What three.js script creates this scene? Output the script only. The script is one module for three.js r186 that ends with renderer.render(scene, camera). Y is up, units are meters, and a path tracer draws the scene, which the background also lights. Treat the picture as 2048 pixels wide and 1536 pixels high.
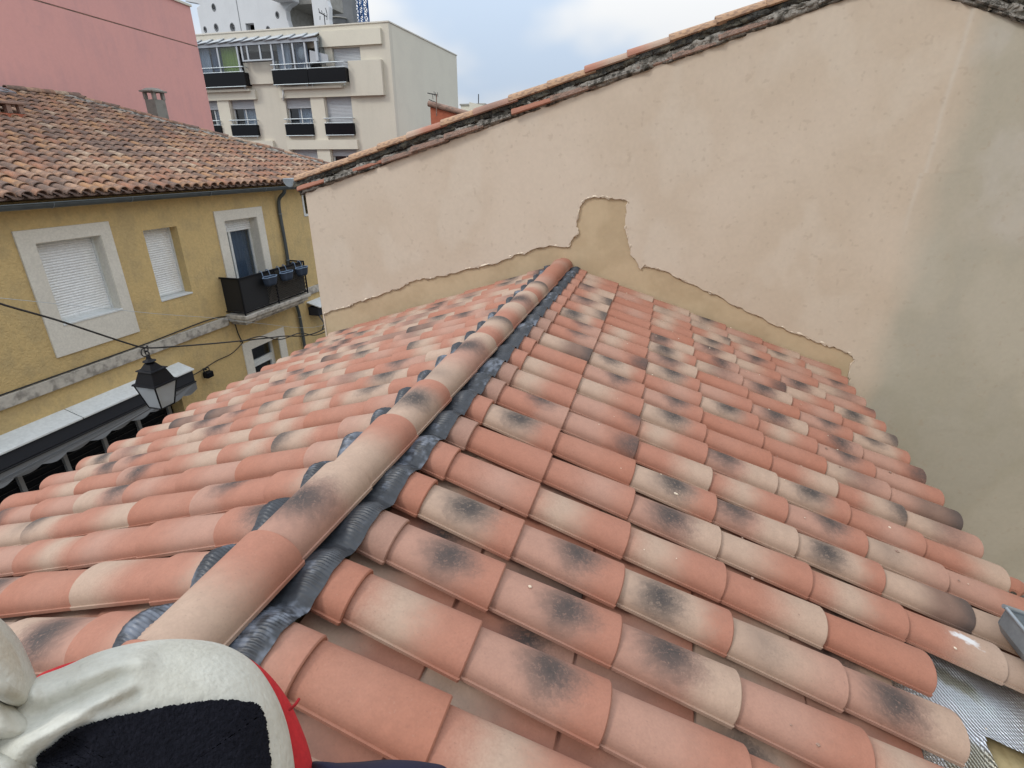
import * as THREE from 'three';
import { mergeGeometries, toCreasedNormals, mergeVertices } from 'three/addons/utils/BufferGeometryUtils.js';
import { RoundedBoxGeometry } from 'three/addons/geometries/RoundedBoxGeometry.js';

// ------------------------------------------------------------------ camera
const H = 7.0;                                   // eye height above the street
const YAW = THREE.MathUtils.degToRad(15.27), PITCH = THREE.MathUtils.degToRad(-23.0);
const F = 1053.2;                                // focal length in photo pixels (2048 wide)
const scene = new THREE.Scene();
const camera = new THREE.PerspectiveCamera(2 * Math.atan(768 / F) * 180 / Math.PI, 4 / 3, 0.03, 600);
camera.position.set(0, H, 0);
camera.rotation.set(PITCH, YAW, 0, 'YXZ');
camera.updateMatrixWorld(true);

// ------------------------------------------------------------------ noise
function rng(seed) { let a = seed >>> 0; return () => { a = (a + 0x6D2B79F5) | 0; let t = Math.imul(a ^ (a >>> 15), 1 | a); t = (t + Math.imul(t ^ (t >>> 7), 61 | t)) ^ t; return ((t ^ (t >>> 14)) >>> 0) / 4294967296; }; }
function hash(x, y, s) { let h = Math.imul(x, 374761393) ^ Math.imul(y, 668265263) ^ Math.imul(s, 974634777); h = Math.imul(h ^ (h >>> 13), 1274126177); return ((h ^ (h >>> 16)) >>> 0) / 4294967296; }
function vn(x, y, p, s) {                         // periodic value noise
  const xi = Math.floor(x), yi = Math.floor(y), fx = x - xi, fy = y - yi;
  const m = (v) => ((v % p) + p) % p, u = fx * fx * (3 - 2 * fx), v = fy * fy * (3 - 2 * fy);
  const a = hash(m(xi), m(yi), s), b = hash(m(xi + 1), m(yi), s), c = hash(m(xi), m(yi + 1), s), d = hash(m(xi + 1), m(yi + 1), s);
  return a + (b - a) * u + (c - a) * v + (a - b - c + d) * u * v;
}
function fbm(x, y, p, oct, s = 1) { let r = 0, a = 0.5, n = 0; for (let i = 0; i < oct; i++) { r += a * vn(x, y, p, s + i * 17); n += a; x *= 2; y *= 2; p *= 2; a *= 0.5; } return r / n; }
const sm = (a, b, x) => { const t = Math.min(1, Math.max(0, (x - a) / (b - a))); return t * t * (3 - 2 * t); };
const lerp = (a, b, t) => a + (b - a) * t;
const mix3 = (a, b, t) => [lerp(a[0], b[0], t), lerp(a[1], b[1], t), lerp(a[2], b[2], t)];
const toS = (l) => { l = Math.min(1, Math.max(0, l)); return Math.round(255 * (l <= 0.0031308 ? 12.92 * l : 1.055 * Math.pow(l, 1 / 2.4) - 0.055)); };

// ------------------------------------------------------------------ sky, sun, exposure
{
  const W = 768, Hh = 384, data = new Float32Array(W * Hh * 4);
  for (let j = 0; j < Hh; j++) for (let i = 0; i < W; i++) {
    const el = ((j + 0.5) / Hh - 0.5) * Math.PI, s = Math.max(0, Math.sin(el));
    const az = (i + 0.5) / W;
    const q = 3.2 / (0.35 + s);                  // cloud sheet seen in perspective
    const cx = Math.cos(az * 2 * Math.PI) * q, cy = Math.sin(az * 2 * Math.PI) * q;
    const n = fbm(cx * 0.55 + 64, cy * 0.55 + 64, 256, 5, 91), n2 = fbm(cx * 1.7 + 64, cy * 1.7 + 64, 256, 4, 37);
    const c = sm(0.38, 0.62, n * 0.7 + n2 * 0.3);
    const g = (1 + 2 * s) / 1.32;
    const col = mix3([0.575, 0.69, 0.845], [0.86, 0.875, 0.89], c);
    const k = (j * W + i) * 4;
    for (let t = 0; t < 3; t++) data[k + t] = col[t] * g * (el < 0 ? 0.8 : 1);
    data[k + 3] = 1;
  }
  const tex = new THREE.DataTexture(data, W, Hh, THREE.RGBAFormat, THREE.FloatType);
  tex.mapping = THREE.EquirectangularReflectionMapping; tex.magFilter = tex.minFilter = THREE.LinearFilter; tex.wrapS = THREE.RepeatWrapping; tex.needsUpdate = true;
  scene.background = tex; scene.environment = tex;
}
const sun = new THREE.DirectionalLight(new THREE.Color(1, 0.96, 0.9), 1.5);
sun.position.set(-20, 26, 8); sun.target.position.set(-2, 4, -6); sun.castShadow = true;
sun.shadow.radius = 22; sun.shadow.mapSize.set(2048, 2048);
Object.assign(sun.shadow.camera, { left: -40, right: 40, top: 40, bottom: -40, near: 1, far: 120 });
scene.add(sun, sun.target);
const renderer = new THREE.WebGLRenderer({ antialias: true });
renderer.setSize(1024, 768); renderer.toneMapping = THREE.LinearToneMapping; renderer.toneMappingExposure = 1.0;
renderer.shadowMap.enabled = true; renderer.shadowMap.type = THREE.PCFSoftShadowMap;

// ------------------------------------------------------------------ photo pixel -> point on a plane of the place
const camM = camera.matrixWorld.clone();
function ray(px, py) { return new THREE.Vector3((px - 1024) / F, -(py - 768) / F, -1).transformDirection(camM); }
const onX = (px, py, X) => { const d = ray(px, py); return d.multiplyScalar(X / d.x).add(new THREE.Vector3(0, H, 0)); };
const onZ = (px, py, Z) => { const d = ray(px, py); return d.multiplyScalar(Z / d.z).add(new THREE.Vector3(0, H, 0)); };   // Z negative = ahead

// ------------------------------------------------------------------ helpers: names, tags, meshes
const used = {};
function numbered(n) { used[n] = (used[n] ?? -1) + 1; return used[n] ? n + '_' + String(used[n]).padStart(3, '0') : n; }
function tag(o, label, category, group) { o.userData.label = label; o.userData.category = category; if (group) o.userData.group = group; return o; }
function thing(name, label, category, pos = [0, 0, 0], turn = 0, group) {
  const g = new THREE.Group(); g.name = numbered(name); g.position.set(...pos); g.rotation.y = turn; scene.add(g); return tag(g, label, category, group);
}
function part(name, geo, m, parent) { const o = new THREE.Mesh(geo, m); o.name = name; o.castShadow = o.receiveShadow = true; parent.add(o); return o; }
function struct(name, geo, m) { const o = part(name, geo, m, scene); o.userData.kind = 'structure'; return o; }
function bx(x0, x1, y0, y1, z0, z1) { const g = new THREE.BoxGeometry(Math.abs(x1 - x0), Math.abs(y1 - y0), Math.abs(z1 - z0)); g.translate((x0 + x1) / 2, (y0 + y1) / 2, (z0 + z1) / 2); return metric(g); }
function rbx(x0, x1, y0, y1, z0, z1, r = 0.01) { const g = new RoundedBoxGeometry(Math.abs(x1 - x0), Math.abs(y1 - y0), Math.abs(z1 - z0), 2, r); g.translate((x0 + x1) / 2, (y0 + y1) / 2, (z0 + z1) / 2); return metric(g); }
function merge(list) { const l = list.map((g) => { const q = g.index ? g.toNonIndexed() : g; for (const k of Object.keys(q.attributes)) if (!['position', 'normal', 'uv'].includes(k)) q.deleteAttribute(k); return q; }); return mergeGeometries(l, false); }
function metric(geo) {                            // uv in metres, by the way each face points
  const g = geo.index ? geo.toNonIndexed() : geo; const p = g.attributes.position, uv = new Float32Array(p.count * 2);
  const a = new THREE.Vector3(), b = new THREE.Vector3(), c = new THREE.Vector3();
  for (let i = 0; i < p.count; i += 3) {
    a.fromBufferAttribute(p, i); b.fromBufferAttribute(p, i + 1); c.fromBufferAttribute(p, i + 2);
    const n = b.clone().sub(a).cross(c.clone().sub(a)); const ax = Math.abs(n.x), ay = Math.abs(n.y), az = Math.abs(n.z);
    [a, b, c].forEach((v, k) => { const u = ax >= ay && ax >= az ? [v.z, v.y] : ay >= az ? [v.x, v.z] : [v.x, v.y]; uv[(i + k) * 2] = u[0]; uv[(i + k) * 2 + 1] = u[1]; });
  }
  g.setAttribute('uv', new THREE.BufferAttribute(uv, 2)); if (!g.attributes.normal) g.computeVertexNormals(); return g;
}
function poly(points, depth, holes = [], bevel = 0) {   // outline in x,y pulled along +z
  const s = new THREE.Shape(points.map((p) => new THREE.Vector2(...p)));
  for (const h of holes) s.holes.push(new THREE.Path(h.map((p) => new THREE.Vector2(...p))));
  return metric(new THREE.ExtrudeGeometry(s, { depth, bevelEnabled: bevel > 0, bevelSize: bevel, bevelThickness: bevel, bevelSegments: 2, curveSegments: 6 }));
}
const rect = (a, b, c, d) => [[a, c], [b, c], [b, d], [a, d]];
function tube(pts, r, seg = 24, rad = 7) { return new THREE.TubeGeometry(new THREE.CatmullRomCurve3(pts.map((p) => p.isVector3 ? p : new THREE.Vector3(...p))), seg, r, rad); }
function bar(a, b, r, rad = 6) { const A = a.isVector3 ? a : new THREE.Vector3(...a), B = b.isVector3 ? b : new THREE.Vector3(...b); const d = B.clone().sub(A); const g = new THREE.CylinderGeometry(r, r, d.length(), rad); g.applyQuaternion(new THREE.Quaternion().setFromUnitVectors(new THREE.Vector3(0, 1, 0), d.normalize())); g.translate((A.x + B.x) / 2, (A.y + B.y) / 2, (A.z + B.z) / 2); return g; }

// ------------------------------------------------------------------ textures and materials
function colorTex(w, h, fn, repeat) {
  const d = new Uint8Array(w * h * 4);
  for (let j = 0; j < h; j++) for (let i = 0; i < w; i++) { const c = fn((i + 0.5) / w, (j + 0.5) / h); const k = (j * w + i) * 4; d[k] = toS(c[0]); d[k + 1] = toS(c[1]); d[k + 2] = toS(c[2]); d[k + 3] = 255; }
  const t = new THREE.DataTexture(d, w, h); t.colorSpace = THREE.SRGBColorSpace; t.magFilter = THREE.LinearFilter; t.minFilter = THREE.LinearMipmapLinearFilter; t.generateMipmaps = true;
  t.wrapS = t.wrapT = THREE.RepeatWrapping; if (repeat) t.repeat.set(1 / repeat, 1 / repeat); t.needsUpdate = true; return t;
}
function greyTex(w, h, fn, repeat) { const t = colorTex(w, h, (u, v) => { const g = fn(u, v); return [g, g, g]; }, repeat); t.colorSpace = THREE.NoColorSpace; return t; }
const grain = greyTex(256, 256, (u, v) => 0.25 + 0.5 * (0.6 * fbm(u * 64, v * 64, 64, 2, 5) + 0.4 * fbm(u * 12, v * 12, 12, 3, 9)), 0.5);
const stucco = greyTex(512, 512, (u, v) => { const n = fbm(u * 42 + 2 * fbm(u * 16, v * 16, 16, 2, 3), v * 42, 42, 3, 7); return 0.1 + 0.8 * sm(0.3, 0.7, n); }, 1.2);
const trowel = greyTex(512, 512, (u, v) => 0.2 + 0.6 * (0.55 * fbm(u * 5, v * 9, 5 * 9, 5, 23) + 0.45 * fbm(u * 70, v * 70, 70, 2, 29)), 2.2);
function mottled(base, dark, opt = {}) {          // a surface of one stuff with blotches and grain
  const { period = 2.6, cells = 7, amt = 0.6, rough = 0.9, bump = grain, bs = 0.001, seed = 1, streak = 0, size = 512, metal = 0, fine = 0.2 } = opt;
  const map = colorTex(size, size, (u, v) => {
    let n = fbm(u * cells, v * cells, cells, 5, seed), f = fbm(u * 90, v * 90, 90, 2, seed + 40);
    if (streak) n = n * (1 - streak) + streak * fbm(u * 34, v * 3, 34 * 3, 3, seed + 80);
    const c = mix3(base, dark, amt * sm(0.38, 0.72, n)); const g = 1 - fine / 2 + fine * f; return [c[0] * g, c[1] * g, c[2] * g];
  }, period);
  return new THREE.MeshStandardMaterial({ map, roughness: rough, metalness: metal, bumpMap: bump, bumpScale: bs });
}
const plain = (r, g, b, rough = 0.7, metal = 0) => new THREE.MeshStandardMaterial({ color: new THREE.Color().setRGB(r, g, b), roughness: rough, metalness: metal });
const M = {
  yellow: mottled([0.555, 0.405, 0.185], [0.46, 0.345, 0.17], { bump: stucco, bs: 0.006, cells: 11, seed: 3, period: 3.1, amt: 0.8, streak: 0.3 }),
  pink: mottled([0.70, 0.355, 0.315], [0.64, 0.335, 0.305], { fine: 0.05, bs: 0.0004, seed: 5, period: 5.2, amt: 0.9, streak: 0.35 }),
  apt: mottled([0.62, 0.58, 0.485], [0.575, 0.54, 0.45], { fine: 0.04, bs: 0.0002, seed: 8, period: 6.0, streak: 0.4 }),
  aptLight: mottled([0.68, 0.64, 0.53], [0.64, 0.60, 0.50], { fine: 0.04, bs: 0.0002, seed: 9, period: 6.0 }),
  stoneFrame: mottled([0.66, 0.625, 0.545], [0.60, 0.565, 0.49], { seed: 11, period: 2.2, bs: 0.002 }),
  oldStone: mottled([0.48, 0.445, 0.385], [0.22, 0.20, 0.175], { seed: 12, period: 2.3, cells: 22, amt: 0.9, bs: 0.012, streak: 0.2 }),
  tan: mottled([0.53, 0.408, 0.262], [0.465, 0.352, 0.22], { seed: 14, period: 3.3, fine: 0.08, cells: 13, amt: 0.9, bump: trowel, bs: 0.006 }),
  mortar: mottled([0.30, 0.275, 0.24], [0.05, 0.045, 0.035], { seed: 15, period: 0.9, cells: 12, amt: 1, bump: stucco, bs: 0.02 }),
  moss: mottled([0.045, 0.043, 0.038], [0.105, 0.095, 0.07], { seed: 16, period: 0.7, cells: 16, amt: 0.9, bump: stucco, bs: 0.03 }),
  oldBrown: mottled([0.30, 0.19, 0.145], [0.17, 0.125, 0.10], { seed: 17, period: 0.8, cells: 9, amt: 1, bump: stucco, bs: 0.008 }),
  lip: mottled([0.65, 0.545, 0.425], [0.58, 0.475, 0.355], { seed: 41, period: 0.7, bs: 0.004 }),
  oldTan: mottled([0.43, 0.27, 0.165], [0.24, 0.15, 0.105], { seed: 43, period: 0.6, cells: 9, amt: 0.9, bs: 0.004 }),
  white: mottled([0.64, 0.66, 0.65], [0.57, 0.59, 0.58], { seed: 18, period: 3.2, rough: 0.55, bs: 0.0004 }),
  shutter: mottled([0.74, 0.755, 0.75], [0.69, 0.70, 0.70], { seed: 19, period: 2.7, rough: 0.6, bs: 0.0003 }),
  greyShutter: mottled([0.42, 0.44, 0.46], [0.38, 0.40, 0.42], { seed: 20, period: 2.7, rough: 0.6, bs: 0.0003 }),
  zinc: mottled([0.30, 0.335, 0.36], [0.22, 0.245, 0.265], { seed: 21, period: 0.9, rough: 0.45, metal: 0.55, bs: 0.0005 }),
  darkZinc: mottled([0.085, 0.10, 0.105], [0.055, 0.065, 0.07], { seed: 22, period: 1.6, rough: 0.5, metal: 0.3, bs: 0.0005 }),
  black: plain(0.008, 0.0085, 0.010, 0.65, 0), blackPaint: new THREE.MeshPhysicalMaterial({ color: new THREE.Color().setRGB(0.006, 0.0065, 0.009), roughness: 0.55, specularIntensity: 0.4 }),
  rail: plain(0.50, 0.55, 0.57, 0.4, 0.4), railGlass: new THREE.MeshPhysicalMaterial({ color: new THREE.Color().setRGB(0.006, 0.007, 0.009), roughness: 0.25, metalness: 0, specularIntensity: 0.35 }),
  alu: plain(0.50, 0.53, 0.56, 0.42, 0.45),
  glass: new THREE.MeshPhysicalMaterial({ color: 0xffffff, roughness: 0.03, transmission: 1, thickness: 0, ior: 1.5 }),
  frosted: new THREE.MeshPhysicalMaterial({ color: new THREE.Color().setRGB(0.62, 0.66, 0.70), roughness: 0.45, transmission: 0.55, thickness: 0, ior: 1.4 }),
  smoke: new THREE.MeshPhysicalMaterial({ color: new THREE.Color().setRGB(0.72, 0.76, 0.80), roughness: 0.08, transmission: 1, thickness: 0, ior: 1.5 }),
  room: plain(0.30, 0.29, 0.28, 0.9), curtain: plain(0.62, 0.66, 0.70, 0.9), greenCurtain: plain(0.46, 0.60, 0.12, 0.9), blueCurtain: plain(0.20, 0.25, 0.32, 0.9),
  asphalt: mottled([0.06, 0.06, 0.062], [0.045, 0.045, 0.047], { seed: 24, period: 3.3 }), concrete: mottled([0.34, 0.325, 0.29], [0.25, 0.24, 0.21], { seed: 25, period: 2.1, bs: 0.004 }),
  chimney: mottled([0.25, 0.235, 0.205], [0.17, 0.16, 0.14], { seed: 26, period: 1.3, bs: 0.004 }),
  cable: plain(0.02, 0.019, 0.018, 0.7), redOrange: mottled([0.40, 0.115, 0.06], [0.34, 0.10, 0.055], { seed: 27, period: 3.7 }),
  fabric: plain(0.022, 0.024, 0.03, 0.95), greyFabric: plain(0.17, 0.175, 0.18, 0.95), plank: mottled([0.42, 0.33, 0.17], [0.30, 0.22, 0.10], { seed: 28, period: 0.8, streak: 0.5 }),
  tower: mottled([0.68, 0.685, 0.69], [0.63, 0.635, 0.64], { fine: 0.04, bs: 0.0002, seed: 29, period: 9, streak: 0.3 }), towerGrey: mottled([0.20, 0.205, 0.21], [0.15, 0.155, 0.16], { seed: 30, period: 8 }),
  craneBlue: plain(0.02, 0.10, 0.28, 0.5),
  planter: plain(0.02, 0.032, 0.055, 0.6), planterRim: plain(0.15, 0.215, 0.31, 0.5),
};
M.flash = new THREE.MeshStandardMaterial({ map: colorTex(512, 512, (u, v) => { const n = fbm(u * 9, v * 9, 9, 5, 65), q = fbm(u * 50, v * 50, 50, 3, 66); return mix3(mix3([0.020, 0.022, 0.026], [0.040, 0.044, 0.052], q), [0.17, 0.19, 0.23], 0.75 * sm(0.55, 0.75, n * 0.7 + q * 0.3)); }, 0.9), roughness: 0.5, metalness: 0.1, bumpMap: grain, bumpScale: 0.0012, roughnessMap: greyTex(256, 256, (u, v) => 0.55 + 0.45 * fbm(u * 14, v * 14, 14, 4, 61), 0.4) });

// fired clay: each variant is one way the kiln flashed a tile (cream, terracotta and smoke marks)
const TERRA = [0.345, 0.152, 0.100], ORANGE = [0.335, 0.136, 0.084], CREAM = [0.395, 0.276, 0.204], PINK = [0.365, 0.202, 0.147], SMOKE = [0.048, 0.040, 0.037], BROWN = [0.185, 0.112, 0.083];
const bump1 = (x, c, w) => Math.exp(-(((x - c) / w) ** 2));
const spot = (u, v, cu, cv, ru, rv) => { const d = Math.hypot((u - cu) / ru, (v - cv) / rv); const h = fbm(u * 14 + cu * 50, v * 24 + cv * 50, 4096, 4, 61), k = fbm(u * 46 + cu * 30, v * 80, 4096, 2, 63); return sm(1.7, 0.12, d * 0.92 + 0.5 * (h - 0.5)) * (0.86 + 0.24 * h - 0.34 * sm(0.58, 0.8, k)); };
const clayDefs = [
  (u, v) => mix3(CREAM, TERRA, sm(0.42, 0.85, v)), (u, v) => mix3(TERRA, CREAM, bump1(v, 0.55, 0.17)), (u, v) => mix3(ORANGE, PINK, 0.35 * bump1(v, 0.5, 0.3)),
  (u, v) => mix3(mix3(CREAM, TERRA, sm(0.6, 0.92, v)), SMOKE, 0.97 * spot(u, v, 0.5, 0.60, 0.30, 0.165)),
  (u, v) => mix3(mix3(PINK, CREAM, sm(0.6, 0.85, v)), SMOKE, 0.97 * spot(u, v, 0.54, 0.56, 0.33, 0.17)),
  (u, v) => mix3(mix3(PINK, BROWN, sm(0.3, 0.6, v)), SMOKE, 0.8 * sm(0.72, 1.0, v)), (u, v) => mix3(TERRA, CREAM, sm(0.45, 0.85, v)),
  (u, v) => mix3(mix3(TERRA, CREAM, sm(0.4, 0.7, v)), SMOKE, 0.95 * spot(u, v, 0.42, 1.0, 0.36, 0.17)),
  (u, v) => mix3(PINK, TERRA, sm(0.5, 0.9, v)), (u, v) => mix3(mix3(PINK, TERRA, sm(0.65, 0.9, v)), SMOKE, 0.95 * spot(u, v, 0.46, 0.65, 0.28, 0.15)),
  (u, v) => mix3(ORANGE, TERRA, v), (u, v) => mix3(mix3(CREAM, PINK, sm(0.5, 1, v)), SMOKE, 0.35 * bump1(v, 0.45, 0.14) * bump1(u, 0.6, 0.3)),
  (u, v) => mix3(PINK, BROWN, 0.7 * bump1(v, 0.6, 0.4)), (u, v) => mix3(TERRA, PINK, bump1(v, 0.7, 0.2)),
  (u, v) => mix3(mix3(CREAM, TERRA, sm(0.7, 0.95, v)), SMOKE, 0.97 * spot(u, v, 0.38, 0.50, 0.30, 0.15)), (u, v) => mix3(mix3(TERRA, PINK, sm(0.6, 0.8, v)), SMOKE, 0.95 * spot(u, v, 0.62, 0.70, 0.27, 0.14)),
  (u, v) => mix3(mix3(PINK, CREAM, sm(0.55, 0.75, v)), SMOKE, 0.95 * spot(u, v, 0.55, 0.42, 0.34, 0.16)), (u, v) => mix3(mix3(PINK, TERRA, sm(0.5, 0.8, v)), SMOKE, 0.9 * spot(u, v, 0.66, 0.97, 0.36, 0.19)),
  (u, v) => mix3(mix3(CREAM, BROWN, sm(0.45, 0.75, v)), SMOKE, 0.75 * sm(0.8, 1.0, v)), (u, v) => mix3(mix3(TERRA, CREAM, bump1(v, 0.45, 0.2)), TERRA, sm(0.6, 0.85, v)), (u, v) => mix3(mix3(CREAM, PINK, sm(0.4, 0.7, v)), SMOKE, 0.45 * spot(u, v, 0.5, 0.62, 0.4, 0.2)),
];
function clayMat(def, i, extra) {
  const map = colorTex(128, 256, (u, v) => {
    const wv = v + 0.07 * (fbm(u * 5, v * 8, 64, 3, 100 + i) - 0.5), wu = u + 0.12 * (fbm(u * 5 + 9, v * 8, 64, 3, 200 + i) - 0.5);
    const g = fbm(u * 60, v * 120, 128, 2, 300 + i) - 0.5;
    const sq = fbm(u * 22, v * 40, 64, 4, 700 + i) - 0.5; let c = def(wu + 0.05 * g + 0.05 * sq, wv + 0.04 * g + 0.03 * sq);
    const m = 0.93 + 0.14 * fbm(u * 9, v * 18, 64, 3, 400 + i) + 0.16 * g; c = [c[0] * m, c[1] * m, c[2] * m];
    const speck = fbm(u * 52, v * 104, 128, 2, 500 + i); c = mix3(c, SMOKE, 0.22 * sm(0.80, 0.9, speck)); c = mix3(c, CREAM, 0.22 * sm(0.2, 0.1, speck));
    if (extra) c = extra(u, v, c);
    return c;
  });
  return new THREE.MeshStandardMaterial({ map, roughness: 0.8, bumpMap: clayBump, bumpScale: 0.0013 });
}
const clayBump = greyTex(128, 256, (u, v) => 0.3 + 0.4 * fbm(u * 50, v * 100, 128, 3, 77));
const CLAY = clayDefs.map((d, i) => clayMat(d, i));
const claySmear = clayMat(clayDefs[6], 40, (u, v, c) => mix3(c, [0.66, 0.66, 0.66], 0.9 * sm(0.42, 0.66, fbm(u * 16, v * 20, 64, 4, 888) * 0.6 + 0.62 * bump1(v, 0.70, 0.13) * bump1(u, 0.52 + (v - 0.72) * 0.4, 0.10) - 0.1)));
const CLAYW = [9, 10, 6, 7, 6, 2, 6, 5, 8, 7, 7, 5, 3, 7, 7, 7, 6, 4, 3, 8, 6];
function pickClay(r) { let t = r() * CLAYW.reduce((a, b) => a + b); for (let i = 0; i < CLAYW.length; i++) { t -= CLAYW[i]; if (t <= 0) return CLAY[i]; } return CLAY[0]; }

// ------------------------------------------------------------------ roof tile shape: x runs down the slope, y is up, z is across
function tileGeo({ len = 0.5, aT = 0.072, aB = 0.088, bT = 0.062, bB = 0.08, t = 0.012, seg = 14, flange = 0.006, concave = false, rings = 1 }) {
  const xs = [[0, 0]]; for (let i = 1; i <= rings; i++) xs.push([(len - 0.004) * i / rings, 0]); xs.push([len, 0.0035]);
  const y0 = concave ? 0 : 0.011; const pos = [], uv = [], idx = []; let n = 0;
  const loops = xs.map(([x, ins]) => {
    const k = x / len, a = lerp(aT, aB, k) - ins, b = lerp(bT, bB, k) - ins, L = [];
    const ti = t - 2 * ins;
    if (flange) { L.push([a + flange, 0, 0]); L.push([a + flange, y0, 0]); }
    for (let i = 0; i <= seg; i++) { const f = Math.PI * i / seg; L.push([a * Math.cos(f), y0 + (b - y0) * Math.pow(Math.sin(f), 0.92), i / seg]); }
    if (flange) { L.push([-a - flange, y0, 1]); L.push([-a - flange, 0, 1]); }
    for (let i = seg; i >= 0; i -= 2) { const f = Math.PI * i / seg; L.push([(a - ti) * Math.cos(f), (b - ti) * Math.sin(f), i / seg]); }
    return L.map((q) => [x, concave ? -q[1] : q[1], q[0], q[2], x / len]);
  });
  n = loops[0].length;
  for (const L of loops) for (const q of L) { pos.push(q[0], q[1], q[2]); uv.push(q[3], q[4]); }
  const flip = concave;
  for (let r = 0; r < loops.length - 1; r++) for (let i = 0; i < n; i++) { const j = (i + 1) % n, A = r * n + i, B = r * n + j, C = A + n, D = B + n; if (!flip) idx.push(A, B, C, B, D, C); else idx.push(A, C, B, B, C, D); }
  for (const [r, s] of [[0, 1], [loops.length - 1, -1]]) {
    const c2 = loops[r].map((q) => new THREE.Vector2(q[2], q[1])); const cw = THREE.ShapeUtils.isClockWise(c2);
    for (const f of THREE.ShapeUtils.triangulateShape(c2, [])) { const q = f.map((k) => k + r * n); if ((s > 0) === cw) idx.push(q[0], q[1], q[2]); else idx.push(q[2], q[1], q[0]); }
  }
  let g = new THREE.BufferGeometry(); g.setAttribute('position', new THREE.Float32BufferAttribute(pos, 3)); g.setAttribute('uv', new THREE.Float32BufferAttribute(uv, 2)); g.setIndex(idx);
  g = toCreasedNormals(g, 0.6); return g;
}
const coverGeo = tileGeo({}), coverGeoB = tileGeo({ aB: 0.090, bB: 0.078 }); { const a = coverGeoB.attributes.uv; for (let i = 0; i < a.count; i++) a.setX(i, 1 - a.getX(i)); }
const channelGeo = tileGeo({ concave: true, aT: 0.115, aB: 0.105, bT: 0.050, bB: 0.042, flange: 0, seg: 8, t: 0.011 });

// ================================================================== the near house: two new tiled slopes, ridge and pleated flashing
const TH = THREE.MathUtils.degToRad(18.1), XR = -0.98, YR = H - 1.0655, ZW = -5.67, E = 0.384;
const house = thing('tiled_house', 'low house with a newly laid terracotta tile roof and dark pleated ridge flashing', 'house', [XR, 0, -2.6]);
const inHouse = (x, y, z) => [x - XR, y, z + 2.6];
{
  const yl = YR - 2.92 * Math.tan(TH), yr = YR - 2.8 * Math.tan(TH);
  part('wall', poly([[-2.72, 0], [2.45, 0], [2.45, yr - 0.12], [0, YR - 0.22], [-2.72, yl - 0.22]], 6.05), mottled([0.50, 0.42, 0.32], [0.42, 0.35, 0.27], { seed: 33, period: 2.4 }), house).position.set(0, 0, -3.06);
}
function slope(side) {                             // side +1 right, -1 left; local x down the slope, y up, z across
  const L = side > 0 ? 3.02 : 3.0, TH = THREE.MathUtils.degToRad(side > 0 ? 18.1 : 19.3);
  const g = bx(0.05, L, -0.115, -0.095, -3.02, 3.0);
  const o = part('roof_deck', g, M.plank, house);
  const ex = new THREE.Vector3(side * Math.cos(TH), -Math.sin(TH), 0), ey = new THREE.Vector3(side * Math.sin(TH), Math.cos(TH), 0), ez = new THREE.Vector3().crossVectors(ex, ey);
  o.quaternion.setFromRotationMatrix(new THREE.Matrix4().makeBasis(ex, ey, ez)); o.position.set(0, YR, 0);
  return o;
}
const deckR = slope(1), deckL = slope(-1);
const nearTiles = [];                              // gathered first, so that the best seen ones become parts and the rest one part
function layTile(deck, side, kind, sEnd, fwd, len, r, mat, geo) {
  const zl = side * (-(fwd) + 2.6);                // local across
  nearTiles.push({ deck, kind, sEnd, fwd, len, mat, geo, x: sEnd - len, y: kind === 'channel_tile' ? -0.007 : 0.002 , z: zl + (r() - 0.5) * 0.007, tilt: (kind === 'cover_tile' ? 0.010 : 0.014) + (r() - 0.5) * 0.006, turn: (r() - 0.5) * 0.013, roll: (r() - 0.5) * 0.022 });
}
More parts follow.
